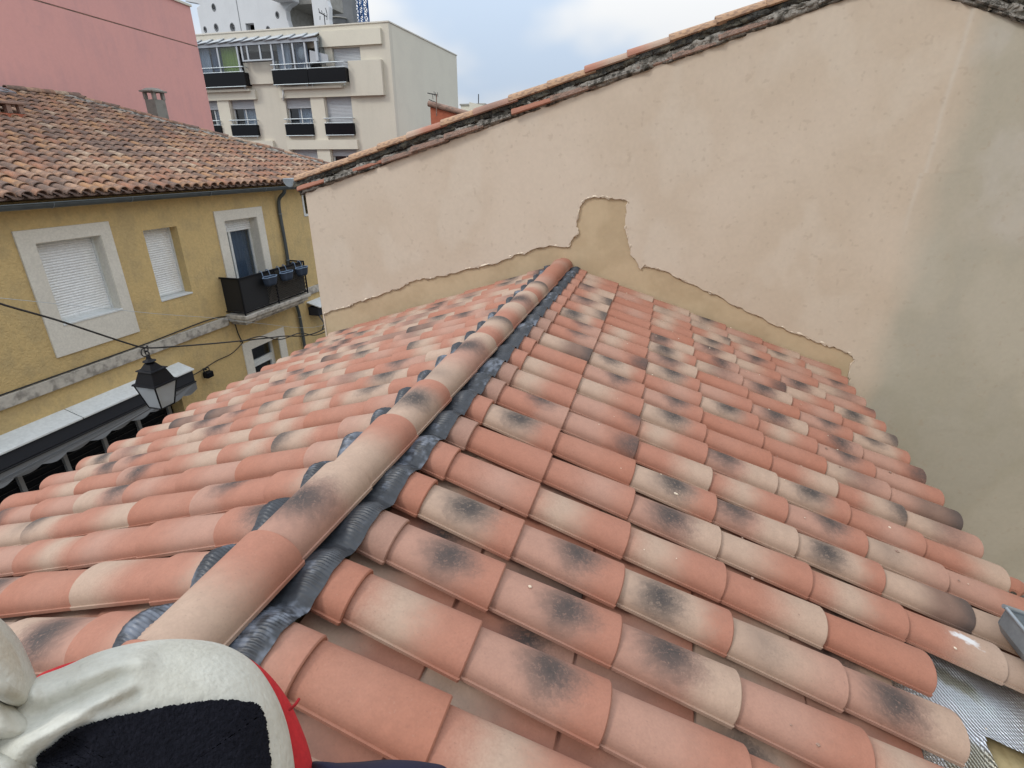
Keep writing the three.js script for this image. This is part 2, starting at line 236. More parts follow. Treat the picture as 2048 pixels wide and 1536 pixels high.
{
  const r = rng(11);
  const stubGeo = tileGeo({ len: 0.125, aT: 0.084, aB: 0.089, bT: 0.076, bB: 0.081 });
  const shorten = (o) => { const g = tileGeo(o), a = g.attributes.uv; for (let i = 0; i < a.count; i++) a.setY(i, 1 - (1 - a.getY(i)) * o.len / 0.5); return g; };
  const firstCover = shorten({ len: 0.46, aT: 0.073, bT: 0.060 }), topCover = shorten({ len: 0.24, aT: 0.078, bT: 0.068 }), shortChannel = shorten({ len: 0.36, concave: true, aT: 0.112, aB: 0.105, bT: 0.048, bB: 0.042, flange: 0, seg: 8, t: 0.011 }), topChannel = shorten({ len: 0.14, concave: true, aT: 0.108, aB: 0.105, bT: 0.044, bB: 0.042, flange: 0, seg: 8, t: 0.011 });
  const su = stubGeo.attributes.uv; for (let i = 0; i < su.count; i++) su.setY(i, 0.72 + su.getY(i) * 0.26);
  for (let k = -6; k <= 19; k++) {                 // right slope
    const fwd = 0.98 + 0.24 * k, n = k <= 3 ? 5 : 7;
    for (let i = 0; i < n; i++) {
      const m = (k === 4 && i === 5) ? claySmear : pickClay(r);
      layTile(deckR, 1, 'cover_tile', 0.627 + E * i + (r() - 0.5) * 0.012 + (i === 6 ? 0.03 : 0), fwd, i ? 0.5 : 0.46, r, m, !i ? firstCover : r() < 0.5 ? coverGeo : coverGeoB);
    }
    layTile(deckR, 1, 'starter_tile', 0.273 + (r() - 0.5) * 0.008, fwd, 0.125, r, r() < 0.25 ? CLAY[12] : [CLAY[10], CLAY[2], CLAY[13], CLAY[8]][Math.floor(r() * 4)], stubGeo);
    for (let i = 0; i < n; i++) if (!(k === 4 && i > 4)) layTile(deckR, 1, 'channel_tile', 0.53 + E * i + (r() - 0.5) * 0.02, fwd - 0.12, i ? 0.5 : 0.36, r, pickClay(r), i ? channelGeo : shortChannel);
  }
  for (let k = -10; k <= 15; k++) {                // left slope
    const fwd = 1.88 + 0.24 * k;
    for (let i = 0; i < 8; i++) {
      const j = (r() - 0.5) * 0.014;
      layTile(deckL, -1, 'cover_tile', 3.02 - E * i + j, fwd, i < 7 ? 0.5 : 0.24, r, pickClay(r), i > 6 ? topCover : r() < 0.5 ? coverGeo : coverGeoB);
      if (i < 7) layTile(deckL, -1, 'channel_tile', 2.93 - E * i + j, fwd - 0.12, 0.5, r, pickClay(r), channelGeo); else layTile(deckL, -1, 'channel_tile', 2.93 - E * i + j, fwd - 0.12, 0.14, r, pickClay(r), topChannel);
    }
  }
  const inv = new THREE.Matrix4().copy(camera.projectionMatrix).multiply(camera.matrixWorldInverse);
  house.updateMatrixWorld(true);
  for (const t of nearTiles) {
    const p = new THREE.Vector3(t.sEnd - 0.15, 0.05, t.z).applyMatrix4(t.deck.matrixWorld); t.d = p.distanceTo(camera.position);
    camera.aspect = 4 / 3; camera.updateProjectionMatrix(); const q = p.clone().project(camera); t.vis = Math.abs(q.x) < 1.12 && Math.abs(q.y) < 1.12 && q.z < 1;
  }
  const count = {}, rest = new Map();
  nearTiles.sort((a, b) => (b.vis - a.vis) || a.d - b.d);
  for (const t of nearTiles) {
    count[t.kind] = (count[t.kind] ?? 0) + 1;
    const o = new THREE.Mesh(t.geo, t.mat); o.position.set(t.x, t.y, t.z); o.rotation.set(t.roll, t.turn, t.tilt, 'YZX');
    if (count[t.kind] <= 300 && t.vis) { o.name = t.kind; o.castShadow = o.receiveShadow = true; t.deck.add(o); }
    else { o.updateMatrix(); const key = t.deck.id + ':' + t.mat.id; if (!rest.has(key)) rest.set(key, { deck: t.deck, mat: t.mat, list: [] }); rest.get(key).list.push(t.geo.clone().applyMatrix4(o.matrix)); }
  }
  for (const { deck, mat, list } of rest.values()) { const o = part('tile_field', merge(list), mat, deck); o.userData.kind = 'stuff'; }
  // ridge tiles
  const ridgeGeo = tileGeo({ len: 0.48, aT: 0.084, aB: 0.098, bT: 0.080, bB: 0.095, seg: 18, t: 0.013 });
  const kinds = [3, 9, 0, 4, 0, 3, 11, 4, 7, 6, 4, 7, 8, 10, 13, 12];
  for (let i = 0; i < 15; i++) {                   // wide ends point to the gable wall, each lying on the next one
    const end = 0.97 + 0.379 * (i - 2); const q = inHouse(XR + 0.010, YR + 0.020, -(end - 0.48));
    const o = part('ridge_tile', ridgeGeo, CLAY[kinds[i]], house);
    o.rotation.set((r() - 0.5) * 0.03, Math.PI / 2 + (r() - 0.5) * 0.02, 0.012, 'YZX'); o.position.set(q[0] + (r() - 0.5) * 0.006, q[1], q[2]);
  }
  part('ridge_tile', shorten({ len: 0.28, aT: 0.086, aB: 0.096, bT: 0.082, bB: 0.093, seg: 18, t: 0.013 }), CLAY[8], house).rotation.y = Math.PI / 2; { const q = inHouse(XR + 0.010, YR + 0.012, -5.385); house.children.at(-1).position.set(q[0], q[1], q[2]); }
  // pleated flashing on both sides of the ridge
  for (const side of [1, -1]) {
    const z0 = -0.6, z1 = 5.655, nz = 2400, ns = 12, sA = 0.03, sB = side > 0 ? 0.188 : 0.142, pos = [], idx = [], uv = [];
    const off = side > 0 ? 0.98 : 1.88;
    for (let i = 0; i <= nz; i++) for (let j = 0; j <= ns; j++) {
      const f = lerp(z0, z1, i / nz), k = j / ns, edge = sB + 0.006 * (fbm(f * 9, 3.3, 4096, 2, 71) - 0.5) + 0.0012 * Math.sin(f * 90);
      const s = lerp(sA, edge, k); const d = Math.abs(((f - off) / 0.24 + 100.5) % 1 - 0.5) * 0.24;
      const amp = lerp(0.020, 0.052, sm(0.15, 0.8, k)), w = Math.pow(0.5 + 0.5 * Math.cos(Math.PI * Math.min(1, d / 0.12)), 0.72);
      const cr = sm(0.25, 0.6, w);
      let h = lerp(0.014, 0.040, sm(0.1, 0.8, k)) + amp * w + 0.003 * (fbm(f * 5, s * 20, 4096, 3, 73) - 0.5);
      const pl = Math.sin(2 * Math.PI * (f + 0.005 * (fbm(f * 6, s * 14, 4096, 2, 74) - 0.5) + 0.0025 * Math.sin(s * 60 + f * 3)) / 0.0112);
      h += 0.0024 * pl * (0.15 + 0.85 * cr) * (1 - sm(0.86, 0.93, k)) * sm(0, 0.1, k) * (0.6 + 0.8 * fbm(f * 30, s * 30, 4096, 2, 12));
      h += (1 - cr) * 0.012 * (fbm(f * 45, s * 45, 4096, 3, 19) - 0.5) + 0.003 * (fbm(f * 160, s * 90, 4096, 2, 29) - 0.5);
      const zl = side * (-f + 2.6);
      pos.push(s, h, zl); uv.push(s, f);
    }
    for (let i = 0; i < nz; i++) for (let j = 0; j < ns; j++) { const a = i * (ns + 1) + j, b = a + 1, c = a + ns + 1, d = c + 1; if (side > 0) idx.push(a, b, c, b, d, c); else idx.push(a, c, b, b, c, d); }
    const g = new THREE.BufferGeometry(); g.setAttribute('position', new THREE.Float32BufferAttribute(pos, 3)); g.setAttribute('uv', new THREE.Float32BufferAttribute(uv, 2)); g.setIndex(idx); g.computeVertexNormals();
    const deck = side > 0 ? deckR : deckL; const o = part('ridge_flashing', g, M.flash, house); o.position.copy(deck.position); o.quaternion.copy(deck.quaternion);
  }
  // crumbs of mortar and clay left on the new tiles
  {
    const q = rng(404), A = [], B = [];
    for (let i = 0; i < 150; i++) { const k = Math.floor(q() * 22) - 2, d = (q() - 0.5) * 0.13, s = 0.65 + q() * 2.0, c = new THREE.DodecahedronGeometry(0.0022 + 0.0045 * q() * q(), 0); c.scale(1 + q(), 0.6, 1 + q()); c.translate(s, 0.011 + 0.062 * Math.pow(Math.max(0, 1 - (d / 0.084) ** 2), 0.46) + 0.004, -(0.98 + 0.24 * k) + 2.6 + d); (q() < 0.5 ? A : B).push(c); }
    for (const [L, m] of [[A, M.lip], [B, M.oldBrown]]) { const o = part('mortar_crumbs', metric(merge(L)), m, deckR); o.userData.kind = 'stuff'; }
  }
  // silver underlay where the tiling of the right slope is unfinished
  const foilBump = greyTex(512, 512, (u, v) => { const a = Math.sin((u * 1.0 + v * 0.45 + 0.02 * fbm(u * 8, v * 8, 8, 2, 3)) * 2 * Math.PI * 20), b = Math.sin((v * 20 - u * 9) * 2 * Math.PI); return 0.5 + 0.28 * a + 0.16 * a * b; }, 0.34);
  const foil = new THREE.MeshStandardMaterial({ roughness: 0.34, metalness: 0.8, bumpMap: foilBump, bumpScale: 0.011, map: colorTex(512, 512, (u, v) => { const n = fbm(u * 6, v * 6, 6, 5, 55); const c = mix3([0.62, 0.64, 0.67], [0.36, 0.34, 0.27], sm(0.55, 0.72, n)); const g = 0.9 + 0.2 * fbm(u * 80, v * 80, 80, 2, 2); return c.map((q) => q * g); }, 1.1) });
  const pos = [], uv = [], idx = [], NX = 110, NZ = 150, s0 = 1.7, s1 = 3.0, f0 = -0.38, f1 = 2.3, keep = [];
  const hole = onPlaneR(2075, 1530);
  for (let i = 0; i <= NX; i++) for (let j = 0; j <= NZ; j++) {
    const s = lerp(s0, s1, i / NX), f = lerp(f0, f1, j / NZ); const ds = (s - hole[0]) / 0.105, df = (f - hole[1]) / 0.075; const rr = Math.pow(ds ** 4 + df ** 4, 0.25);
    let h = -0.058 + 0.022 * (fbm(s * 3.1, f * 3.1, 4096, 3, 44) - 0.5) + 0.008 * (fbm(s * 14, f * 14, 4096, 3, 45) - 0.5); h += 0.012 * Math.exp(-(((rr - 1.12) / 0.16) ** 2)) ;
    pos.push(s, h, -f + 2.6); uv.push(s, f); keep.push(rr > 1);
  }
  for (let i = 0; i < NX; i++) for (let j = 0; j < NZ; j++) { const a = i * (NZ + 1) + j, b = a + 1, c = a + NZ + 1, d = c + 1; if (keep[a] && keep[b] && keep[c] && keep[d]) idx.push(a, b, c, b, d, c); }
  const g = new THREE.BufferGeometry(); g.setAttribute('position', new THREE.Float32BufferAttribute(pos, 3)); g.setAttribute('uv', new THREE.Float32BufferAttribute(uv, 2)); g.setIndex(idx); g.computeVertexNormals();
  const o = part('foil_underlay', g, foil, house); o.position.copy(deckR.position); o.quaternion.copy(deckR.quaternion);
}
function onPlaneR(px, py) { const d = ray(px, py), n = new THREE.Vector3(Math.sin(TH), Math.cos(TH), 0), A = new THREE.Vector3(XR, YR - H, 0); const t = A.dot(n) / d.dot(n); const P = d.clone().multiplyScalar(t); return [P.clone().sub(A).dot(new THREE.Vector3(Math.cos(TH), -Math.sin(TH), 0)), -P.z]; }

// ================================================================== the gable wall of the taller house behind the ridge
const gable = thing('rendered_house', 'tall house with a blank beige rendered gable wall edged by old tiles', 'house', [1.6, 0, ZW]);
{
  const VY = (x) => H + (x < 1.6 ? -0.30 + 0.293 * (x + 4.03) : -0.30 + 0.293 * 5.63 - 0.36 * (x - 1.6));   // top of the render
  const G = (x) => x - 1.6;
  part('wall', poly([[G(-4.03), 0], [G(7.2), 0], [G(7.2), VY(7.2)], [0, VY(1.6)], [G(-4.03), VY(-4.03)]], 9), M.tan, gable).position.z = -9;
  // render coat: a real 12 mm layer with its ragged lower edge
  const map = colorTex(2048, 1400, (u, v) => {
    const x = -4.2 + u * 9, y = -5.4 + v * 7.0;          // metres, y relative to the eye
    const n = fbm(x * 0.8 + 9, y * 0.8 + 9, 512, 5, 311), n2 = fbm(x * 3 + 9, y * 2 + 9, 512, 4, 312), n3 = fbm(x * 1.9 + 9, y * 1.4 + 9, 512, 5, 313), arc = 1 - Math.abs(2 * fbm(x * 1.7 + 40 + 0.5 * n2, y * 2.3 + 40, 512, 3, 318) - 1), f = fbm(x * 40, y * 40, 1024, 2, 314);
    let c = mix3([0.62, 0.52, 0.415], [0.57, 0.468, 0.362], sm(0.35, 0.65, n * 0.6 + n3 * 0.4));
    c = mix3(c, [0.65, 0.565, 0.465], 0.45 * sm(0.53, 0.68, n2 * 0.5 + n3 * 0.5));
    const edge = 2.12 + 0.05 * (fbm(y * 2.3 + 50, 7.7, 512, 4, 315) - 0.5) + (y > -0.1 ? 0.03 : 0);
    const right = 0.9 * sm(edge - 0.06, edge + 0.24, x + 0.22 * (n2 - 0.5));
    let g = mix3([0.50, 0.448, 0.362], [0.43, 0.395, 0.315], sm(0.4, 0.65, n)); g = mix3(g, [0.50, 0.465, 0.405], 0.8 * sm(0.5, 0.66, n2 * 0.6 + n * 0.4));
    const low = sm(0.12, -0.12, y + 0.62 + 0.10 * (fbm(x * 2 + 30, 3.1, 512, 3, 316) - 0.5)); g = mix3(g, mix3([0.445, 0.425, 0.35], [0.345, 0.325, 0.245], sm(0.4, 0.62, n * 0.5 + n2 * 0.5)), 0.5 * low);  // lower right: grey-green render, darkened further by courtyard shade put into its colour
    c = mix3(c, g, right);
    const line = bump1(x, edge, 0.018) * sm(-0.9, -0.2, y); c = mix3(c, [0.62, 0.56, 0.48], 0.5 * line);
    const sp = fbm(x * 22 + 3, y * 22 + 3, 1024, 3, 317); c = mix3(c, [0.40, 0.31, 0.23], 0.28 * sm(0.72, 0.82, sp));
    c = mix3(c, [0.47, 0.38, 0.28], 0.14 * sm(0.95, 0.99, arc) * sm(0.56, 0.66, n2) * sm(0.4, 0.6, sp)); const m = 0.965 + 0.07 * f; return [c[0] * m, c[1] * m, c[2] * m];
  });
  map.wrapS = map.wrapT = THREE.ClampToEdgeWrapping;
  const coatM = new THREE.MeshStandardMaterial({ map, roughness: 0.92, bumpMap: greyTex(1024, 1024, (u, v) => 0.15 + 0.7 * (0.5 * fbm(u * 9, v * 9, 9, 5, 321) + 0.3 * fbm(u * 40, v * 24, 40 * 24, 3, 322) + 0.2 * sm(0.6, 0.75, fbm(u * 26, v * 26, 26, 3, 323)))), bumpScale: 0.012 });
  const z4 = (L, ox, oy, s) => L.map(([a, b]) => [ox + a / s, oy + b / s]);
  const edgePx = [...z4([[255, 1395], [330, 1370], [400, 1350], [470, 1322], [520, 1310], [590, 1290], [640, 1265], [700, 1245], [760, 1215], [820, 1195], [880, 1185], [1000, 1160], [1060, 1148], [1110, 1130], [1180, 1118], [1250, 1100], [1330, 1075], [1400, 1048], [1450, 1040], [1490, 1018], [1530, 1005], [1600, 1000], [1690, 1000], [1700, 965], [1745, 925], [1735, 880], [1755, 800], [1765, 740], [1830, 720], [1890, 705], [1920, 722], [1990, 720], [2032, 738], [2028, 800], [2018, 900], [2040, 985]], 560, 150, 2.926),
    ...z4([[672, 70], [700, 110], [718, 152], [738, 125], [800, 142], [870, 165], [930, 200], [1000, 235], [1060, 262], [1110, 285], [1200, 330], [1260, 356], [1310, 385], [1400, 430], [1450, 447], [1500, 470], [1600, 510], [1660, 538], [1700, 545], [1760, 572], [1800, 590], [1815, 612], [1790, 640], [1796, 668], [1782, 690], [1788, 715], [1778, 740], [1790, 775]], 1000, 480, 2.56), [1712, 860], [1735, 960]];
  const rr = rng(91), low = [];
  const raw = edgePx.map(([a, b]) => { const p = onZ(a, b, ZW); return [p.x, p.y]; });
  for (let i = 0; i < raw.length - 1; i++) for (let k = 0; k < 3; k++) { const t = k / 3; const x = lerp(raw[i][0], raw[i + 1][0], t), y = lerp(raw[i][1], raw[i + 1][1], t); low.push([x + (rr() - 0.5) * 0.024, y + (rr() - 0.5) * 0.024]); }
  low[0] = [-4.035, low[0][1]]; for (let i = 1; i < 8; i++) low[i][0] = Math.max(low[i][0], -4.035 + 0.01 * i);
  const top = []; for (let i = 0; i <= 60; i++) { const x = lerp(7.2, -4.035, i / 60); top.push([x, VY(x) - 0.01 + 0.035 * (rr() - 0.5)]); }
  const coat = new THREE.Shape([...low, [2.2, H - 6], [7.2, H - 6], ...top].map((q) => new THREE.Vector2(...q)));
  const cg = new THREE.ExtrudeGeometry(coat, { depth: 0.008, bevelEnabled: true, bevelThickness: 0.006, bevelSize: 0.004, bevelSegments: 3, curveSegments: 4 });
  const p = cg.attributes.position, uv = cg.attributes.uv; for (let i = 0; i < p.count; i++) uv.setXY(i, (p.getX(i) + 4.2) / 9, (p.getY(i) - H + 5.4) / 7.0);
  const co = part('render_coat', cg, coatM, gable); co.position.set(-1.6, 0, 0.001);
  // pale lip where the coat was cut back
  {
    const pts = low.slice(0, low.length - 8).filter((_, i) => i % 2 === 0).map(([x, y]) => new THREE.Vector3(x - 1.6, y + 0.004, 0.010)); const cv = new THREE.CatmullRomCurve3(pts); const N = 500, g = new THREE.TubeGeometry(cv, N, 0.012, 6); const gp2 = g.attributes.position, c = new THREE.Vector3();
    for (let i = 0; i <= N; i++) { cv.getPointAt(i / N, c); for (let k = 0; k <= 6; k++) { const id = i * 7 + k, f = 0.02 + 1.5 * sm(0.47, 0.74, fbm(i * 0.33 + 4, k * 0.4, 4096, 4, 909)); gp2.setXYZ(id, lerp(c.x, gp2.getX(id), f), lerp(c.y, gp2.getY(id), f), lerp(c.z, gp2.getZ(id), f * 0.55)); } }
    g.computeVertexNormals(); part('render_lip', metric(g), M.lip, gable);
  }
  // side render on the street corner
  part('corner_render', bx(-4.05 - 1.6, -4.03 - 1.6, 0, VY(-4.03) - 0.02, -9, 0.006), coatM, gable);
  // verge: lower tiles bedded in mortar, mossy joint, upper tiles
  for (const dir of [-1, 1]) {
    const ang = dir < 0 ? Math.atan(0.293) : -Math.atan(0.36); const x0 = dir < 0 ? -4.12 : 1.6, x1 = dir < 0 ? 1.6 : 5.4; const len = (x1 - x0) / Math.cos(ang);
    const frame = (s, up) => [x0 + s * Math.cos(ang) - up * Math.sin(ang) - 1.6, VY(Math.max(-4.03, x0)) + (x0 < -4.03 ? -0.02 : 0) + s * Math.sin(ang) + up * Math.cos(ang)];
    // mortar and moss band with ragged faces
    const band = (name, up0, up1, zf, mat, seed) => {
      const N = Math.round(len / 0.03), pos = [], idx = [], prof = 6;
      for (let i = 0; i <= N; i++) for (let j = 0; j <= prof; j++) {
        const s = len * i / N, f = j / prof; let z, up;
        if (j === 0) { z = -0.12; up = up0; } else if (j === prof) { z = -0.12; up = up1; } else { const q = (j - 1) / (prof - 2); up = lerp(up0, up1, q) + 0.018 * (fbm(s * 11 + 3, q * 3 + 5, 4096, 3, seed) - 0.5); z = zf * (0.75 + 0.25 * Math.sin(Math.PI * q)) + 0.055 * (fbm(s * 14 + 7, q * 5, 4096, 4, seed + 3) - 0.5); }
        const [x, y] = frame(s, up); pos.push(x, y, z);
      }
      for (let i = 0; i < N; i++) for (let j = 0; j < prof; j++) { const a = i * (prof + 1) + j, b = a + 1, c = a + prof + 1, d = c + 1; idx.push(a, c, b, b, c, d); }
      const g = new THREE.BufferGeometry(); g.setAttribute('position', new THREE.Float32BufferAttribute(pos, 3)); g.setIndex(idx); g.computeVertexNormals(); part(name, metric(g), mat, gable);
    };
    band('verge_mortar', -0.055, 0.045, 0.03, M.mortar, 501); band('mossy_joint', 0.03, 0.108, 0.034, M.moss, 521);
    const r = rng(dir < 0 ? 31 : 32); const vg = tileGeo({ len: 0.47, aT: 0.088, aB: 0.102, bT: 0.066, bB: 0.078, seg: 10, t: 0.015, flange: 0 }), lg = tileGeo({ len: 0.44, aT: 0.095, aB: 0.11, bT: 0.06, bB: 0.078, seg: 10, t: 0.014, flange: 0 });
    const n = Math.ceil(len / 0.385);
    for (let i = 0; i < n; i++) {
      const s = i * 0.385 + (r() - 0.5) * 0.02;
      // tile points down the slope: towards the eave
      const put = (name, geo, m, up, z, l) => { const [x, y] = frame(dir < 0 ? s + l : s, up); const o = part(name, geo, m, gable); o.position.set(x, y, z); o.rotation.set((r() - 0.5) * 0.05, (dir < 0 ? Math.PI : 0) + (r() - 0.5) * 0.04, (dir < 0 ? -ang : ang) + 0.02, 'YZX'); };
      put('verge_tile', vg, [CLAY[0], M.oldTan, CLAY[6], M.oldTan, CLAY[12], M.oldTan][Math.floor(r() * 6)], 0.082 + (r() - 0.5) * 0.014, -0.04 + (r() - 0.5) * 0.02, 0.47);
      put('bedding_tile', lg, r() < 0.25 ? CLAY[10] : r() < 0.65 ? M.oldBrown : M.mortar, -0.038 + (r() - 0.5) * 0.035, -0.055 + (r() - 0.5) * 0.035, 0.44);
    }
  }
  // block of old mortar at the eave corner and the zinc gutter that ends there
  const ch = new THREE.IcosahedronGeometry(0.13, 4); const cp = ch.attributes.position; for (let i = 0; i < cp.count; i++) { const v = new THREE.Vector3().fromBufferAttribute(cp, i); const q = 0.8 + 0.5 * fbm(v.x * 14 + 9, v.y * 14 + v.z * 9 + 9, 512, 3, 81); v.multiply(new THREE.Vector3(0.95 * q, 0.85 * q, 1.1 * q)); cp.setXYZ(i, v.x, v.y, v.z); } ch.computeVertexNormals();
  part('mossy_mortar_block', metric(ch), M.moss, gable).position.set(-4.10 - 1.6, H - 0.27, -0.10);
  const gp = []; for (let i = 0; i <= 12; i++) { const a = Math.PI + Math.PI * i / 12; gp.push([0.085 * Math.cos(a), 0.085 * Math.sin(a) * 1.1]); }
  const gg = poly(gp, 5.4, [], 0.002); const go = part('gutter', gg, M.zinc, gable); go.position.set(-4.36 - 1.6, H - 0.20, -5.55);
}

// ================================================================== yellow house across the street (local x along the street, z out of the wall)
const XY = -10.2;
const yh = thing('yellow_house', 'ochre yellow rendered house with weathered tile roof and white framed windows', 'house', [XY, 0, 0], Math.PI / 2);
const Y = (v) => H + v;
const win = { a: [6.67, 7.83, Y(-2.74), Y(-1.29)], b: [8.74, 9.57, Y(-2.80), Y(-1.32)], c: [10.92, 12.05, Y(-3.5), Y(-1.34)], d: [10.95, 12.05, Y(-6.9), Y(-4.62)], e: [14.12, 14.42, Y(-1.46), Y(-0.95)], s: [2.2, 8.6, 0.25, Y(-4.55)] };
{
  const WT = Y(-0.62);
  part('wall', poly(rect(1.5, 17.3, 0, WT), 0.42, Object.values(win).map((w) => rect(...w).reverse())), M.yellow, yh).position.z = -0.42;
  const ring = (name, o, i, w0, w1, m) => part(name, poly(rect(...o), w1 - w0, [rect(...i).reverse()], 0.004), m, yh).position.setZ(w0);
  const frameOf = (name, w, t, z0, z1, parent, mid) => { const o = part(name, poly(rect(...w), z1 - z0, [rect(w[0] + t, w[1] - t, w[2] + t, w[3] - t).reverse()]), M.white, parent); o.position.z = 0; o.geometry.translate(0, 0, z0); return o; };
  globalThis.__frame = frameOf;
  // rolling shutter: a curtain of rounded slats
  const slats = (x0, x1, y0, y1, z, m, name, parent, pitch = 0.047) => {
    const n = Math.round((y1 - y0) / pitch), pts = []; for (let i = 0; i < n; i++) for (let k = 0; k < 6; k++) { const t = k / 5; pts.push([z + 0.0 + 0.009 * Math.sin(Math.PI * Math.min(1, t * 1.08)) - (k === 5 ? 0.004 : 0), y0 + (y1 - y0) * (i + t * 0.97) / n]); }
    const s = new THREE.Shape([...pts.map((p) => new THREE.Vector2(...p)), new THREE.Vector2(z - 0.02, y1), new THREE.Vector2(z - 0.02, y0)]);
    const g = new THREE.ExtrudeGeometry(s, { depth: x1 - x0, bevelEnabled: false }); g.rotateY(-Math.PI / 2); g.scale(-1, 1, 1); g.translate(0, 0, 0);
    const p = g.attributes.position; for (let i = 0; i < p.count; i++) { const a = p.getX(i), c = p.getZ(i); p.setXYZ(i, a, p.getY(i), c); }
    // after the turn: x holds the width, z the relief
    g.computeBoundingBox(); const b = g.boundingBox; const g2 = g.toNonIndexed(); const q = g2.attributes.position; for (let i = 0; i < q.count; i += 3) { const t = [q.getX(i + 1), q.getY(i + 1), q.getZ(i + 1)]; q.setXYZ(i + 1, q.getX(i + 2), q.getY(i + 2), q.getZ(i + 2)); q.setXYZ(i + 2, ...t); }
    g2.translate(x0 - b.min.x, 0, 0); g2.computeVertexNormals(); return part(name, metric(g2), m, parent);
  };
  yh.userData.slats = undefined; delete yh.userData.slats;
  // window a: white surround, shutter down
  let w = win.a; ring('window_surround', [6.40, 8.05, Y(-3.25), Y(-1.07)], w, -0.001, 0.028, M.stoneFrame);
  part('reveal', merge([bx(w[0] - 0.002, w[0] + 0.012, w[2], w[3], -0.40, 0.02), bx(w[1] - 0.012, w[1] + 0.002, w[2], w[3], -0.40, 0.02), bx(w[0] + 0.012, w[1] - 0.012, w[3] - 0.012, w[3] + 0.002, -0.40, 0.02)]), M.stoneFrame, yh);
  let wi = frameOf('window', w, 0.05, -0.24, -0.17, yh);
  slats(w[0] + 0.05, w[1] - 0.05, w[2] + 0.07, w[3], -0.2, M.shutter, 'shutter', wi); part('shutter_bar', rbx(w[0] + 0.05, w[1] - 0.05, w[2] + 0.045, w[2] + 0.085, -0.22, -0.18, 0.006), M.white, wi);
  part('sill', rbx(w[0] - 0.0, w[1] - 0.0, w[2], w[2] + 0.035, -0.3, 0.045, 0.006), M.white, wi);
  // window b: narrow, no surround
  w = win.b; wi = frameOf('window', w, 0.04, -0.27, -0.2, yh);
  slats(w[0] + 0.04, w[1] - 0.04, w[2] + 0.07, w[3], -0.23, M.shutter, 'shutter', wi); part('shutter_bar', rbx(w[0] + 0.04, w[1] - 0.04, w[2] + 0.045, w[2] + 0.085, -0.25, -0.21, 0.006), M.white, wi); part('sill', rbx(w[0], w[1], w[2], w[2] + 0.035, -0.32, 0.02, 0.006), M.white, wi);
  // balcony door c
  w = win.c; ring('window_surround', [10.66, 12.29, w[2], Y(-1.11)], [w[0], w[1], w[2] - 0.5, w[3]].map((v, i) => i === 2 ? w[2] + 0.001 : v), -0.001, 0.028, M.stoneFrame);
  part('reveal', merge([bx(w[0] - 0.002, w[0] + 0.012, w[2], w[3], -0.41, 0.02), bx(w[1] - 0.012, w[1] + 0.002, w[2], w[3], -0.41, 0.02), bx(w[0] + 0.012, w[1] - 0.012, w[3] - 0.012, w[3] + 0.002, -0.41, 0.02)]), M.stoneFrame, yh);
  wi = part('balcony_door', merge([bx(w[0], w[0] + 0.06, w[2], w[3] - 0.3, -0.30, -0.24), bx(w[1] - 0.06, w[1], w[2], w[3] - 0.3, -0.30, -0.24), bx(w[0] + 0.33, w[0] + 0.40, w[2], w[3] - 0.3, -0.29, -0.235), bx(w[0] + 0.40, w[1] - 0.06, w[2], w[2] + 0.3, -0.29, -0.25)]), M.white, yh);
  slats(w[0] + 0.012, w[1] - 0.012, w[3] - 0.31, w[3] - 0.012, -0.22, M.shutter, 'shutter', wi); part('pane', bx(w[0] + 0.06, w[1] - 0.06, w[2], w[3] - 0.3, -0.275, -0.270), M.smoke, wi);
  const curt = (x0, x1, y0, y1, z, m, parent, waves = 8) => { const pts = []; for (let i = 0; i <= waves * 6; i++) pts.push([lerp(x0, x1, i / (waves * 6)), z + 0.02 * Math.sin(i / 6 * 2 * Math.PI)]); const pos = [], idx = []; pts.forEach(([x, zz]) => { pos.push(x, y0, zz, x, y1, zz); }); for (let i = 0; i < pts.length - 1; i++) idx.push(i * 2, i * 2 + 2, i * 2 + 1, i * 2 + 1, i * 2 + 2, i * 2 + 3); const g = new THREE.BufferGeometry(); g.setAttribute('position', new THREE.Float32BufferAttribute(pos, 3)); g.setIndex(idx); g.computeVertexNormals(); return part('curtain', metric(g), m, parent); };
  globalThis.__curt = curt; globalThis.__slats = slats;
  curt(w[0] + 0.42, w[1] - 0.08, w[2], w[3] - 0.3, -0.36, M.blueCurtain, wi, 5);
  // ground floor door d
  w = win.d; ring('door_surround', [10.68, 12.32, 0.02, Y(-4.40)], [w[0], w[1], 0.1, w[3]], -0.001, 0.028, M.stoneFrame);
  wi = part('door', merge([bx(w[0], w[0] + 0.08, 0.1, w[3], -0.30, -0.22), bx(w[1] - 0.08, w[1], 0.1, w[3], -0.30, -0.22), bx(w[0] + 0.08, w[1] - 0.08, w[3] - 0.52, w[3] - 0.45, -0.30, -0.22), bx(w[0] + 0.08, w[1] - 0.08, w[3] - 0.08, w[3], -0.30, -0.22), bx(w[0] + 0.08, w[0] + 0.16, 0.1, w[3] - 0.52, -0.28, -0.20), bx(w[1] - 0.16, w[1] - 0.08, 0.1, w[3] - 0.52, -0.28, -0.20), bx(w[0] + 0.16, w[1] - 0.16, w[3] - 0.62, w[3] - 0.52, -0.28, -0.20)]), M.white, yh);
  part('pane', bx(w[0] + 0.08, w[1] - 0.08, 0.1, w[3] - 0.08, -0.262, -0.258), M.smoke, wi);
  // narrow window e
  w = win.e; ring('window_surround', [w[0] - 0.06, w[1] + 0.06, w[2] - 0.06, w[3] + 0.06], w, -0.001, 0.02, M.white); part('pane', bx(w[0], w[1], w[2], w[3], -0.12, -0.11), M.smoke, yh);
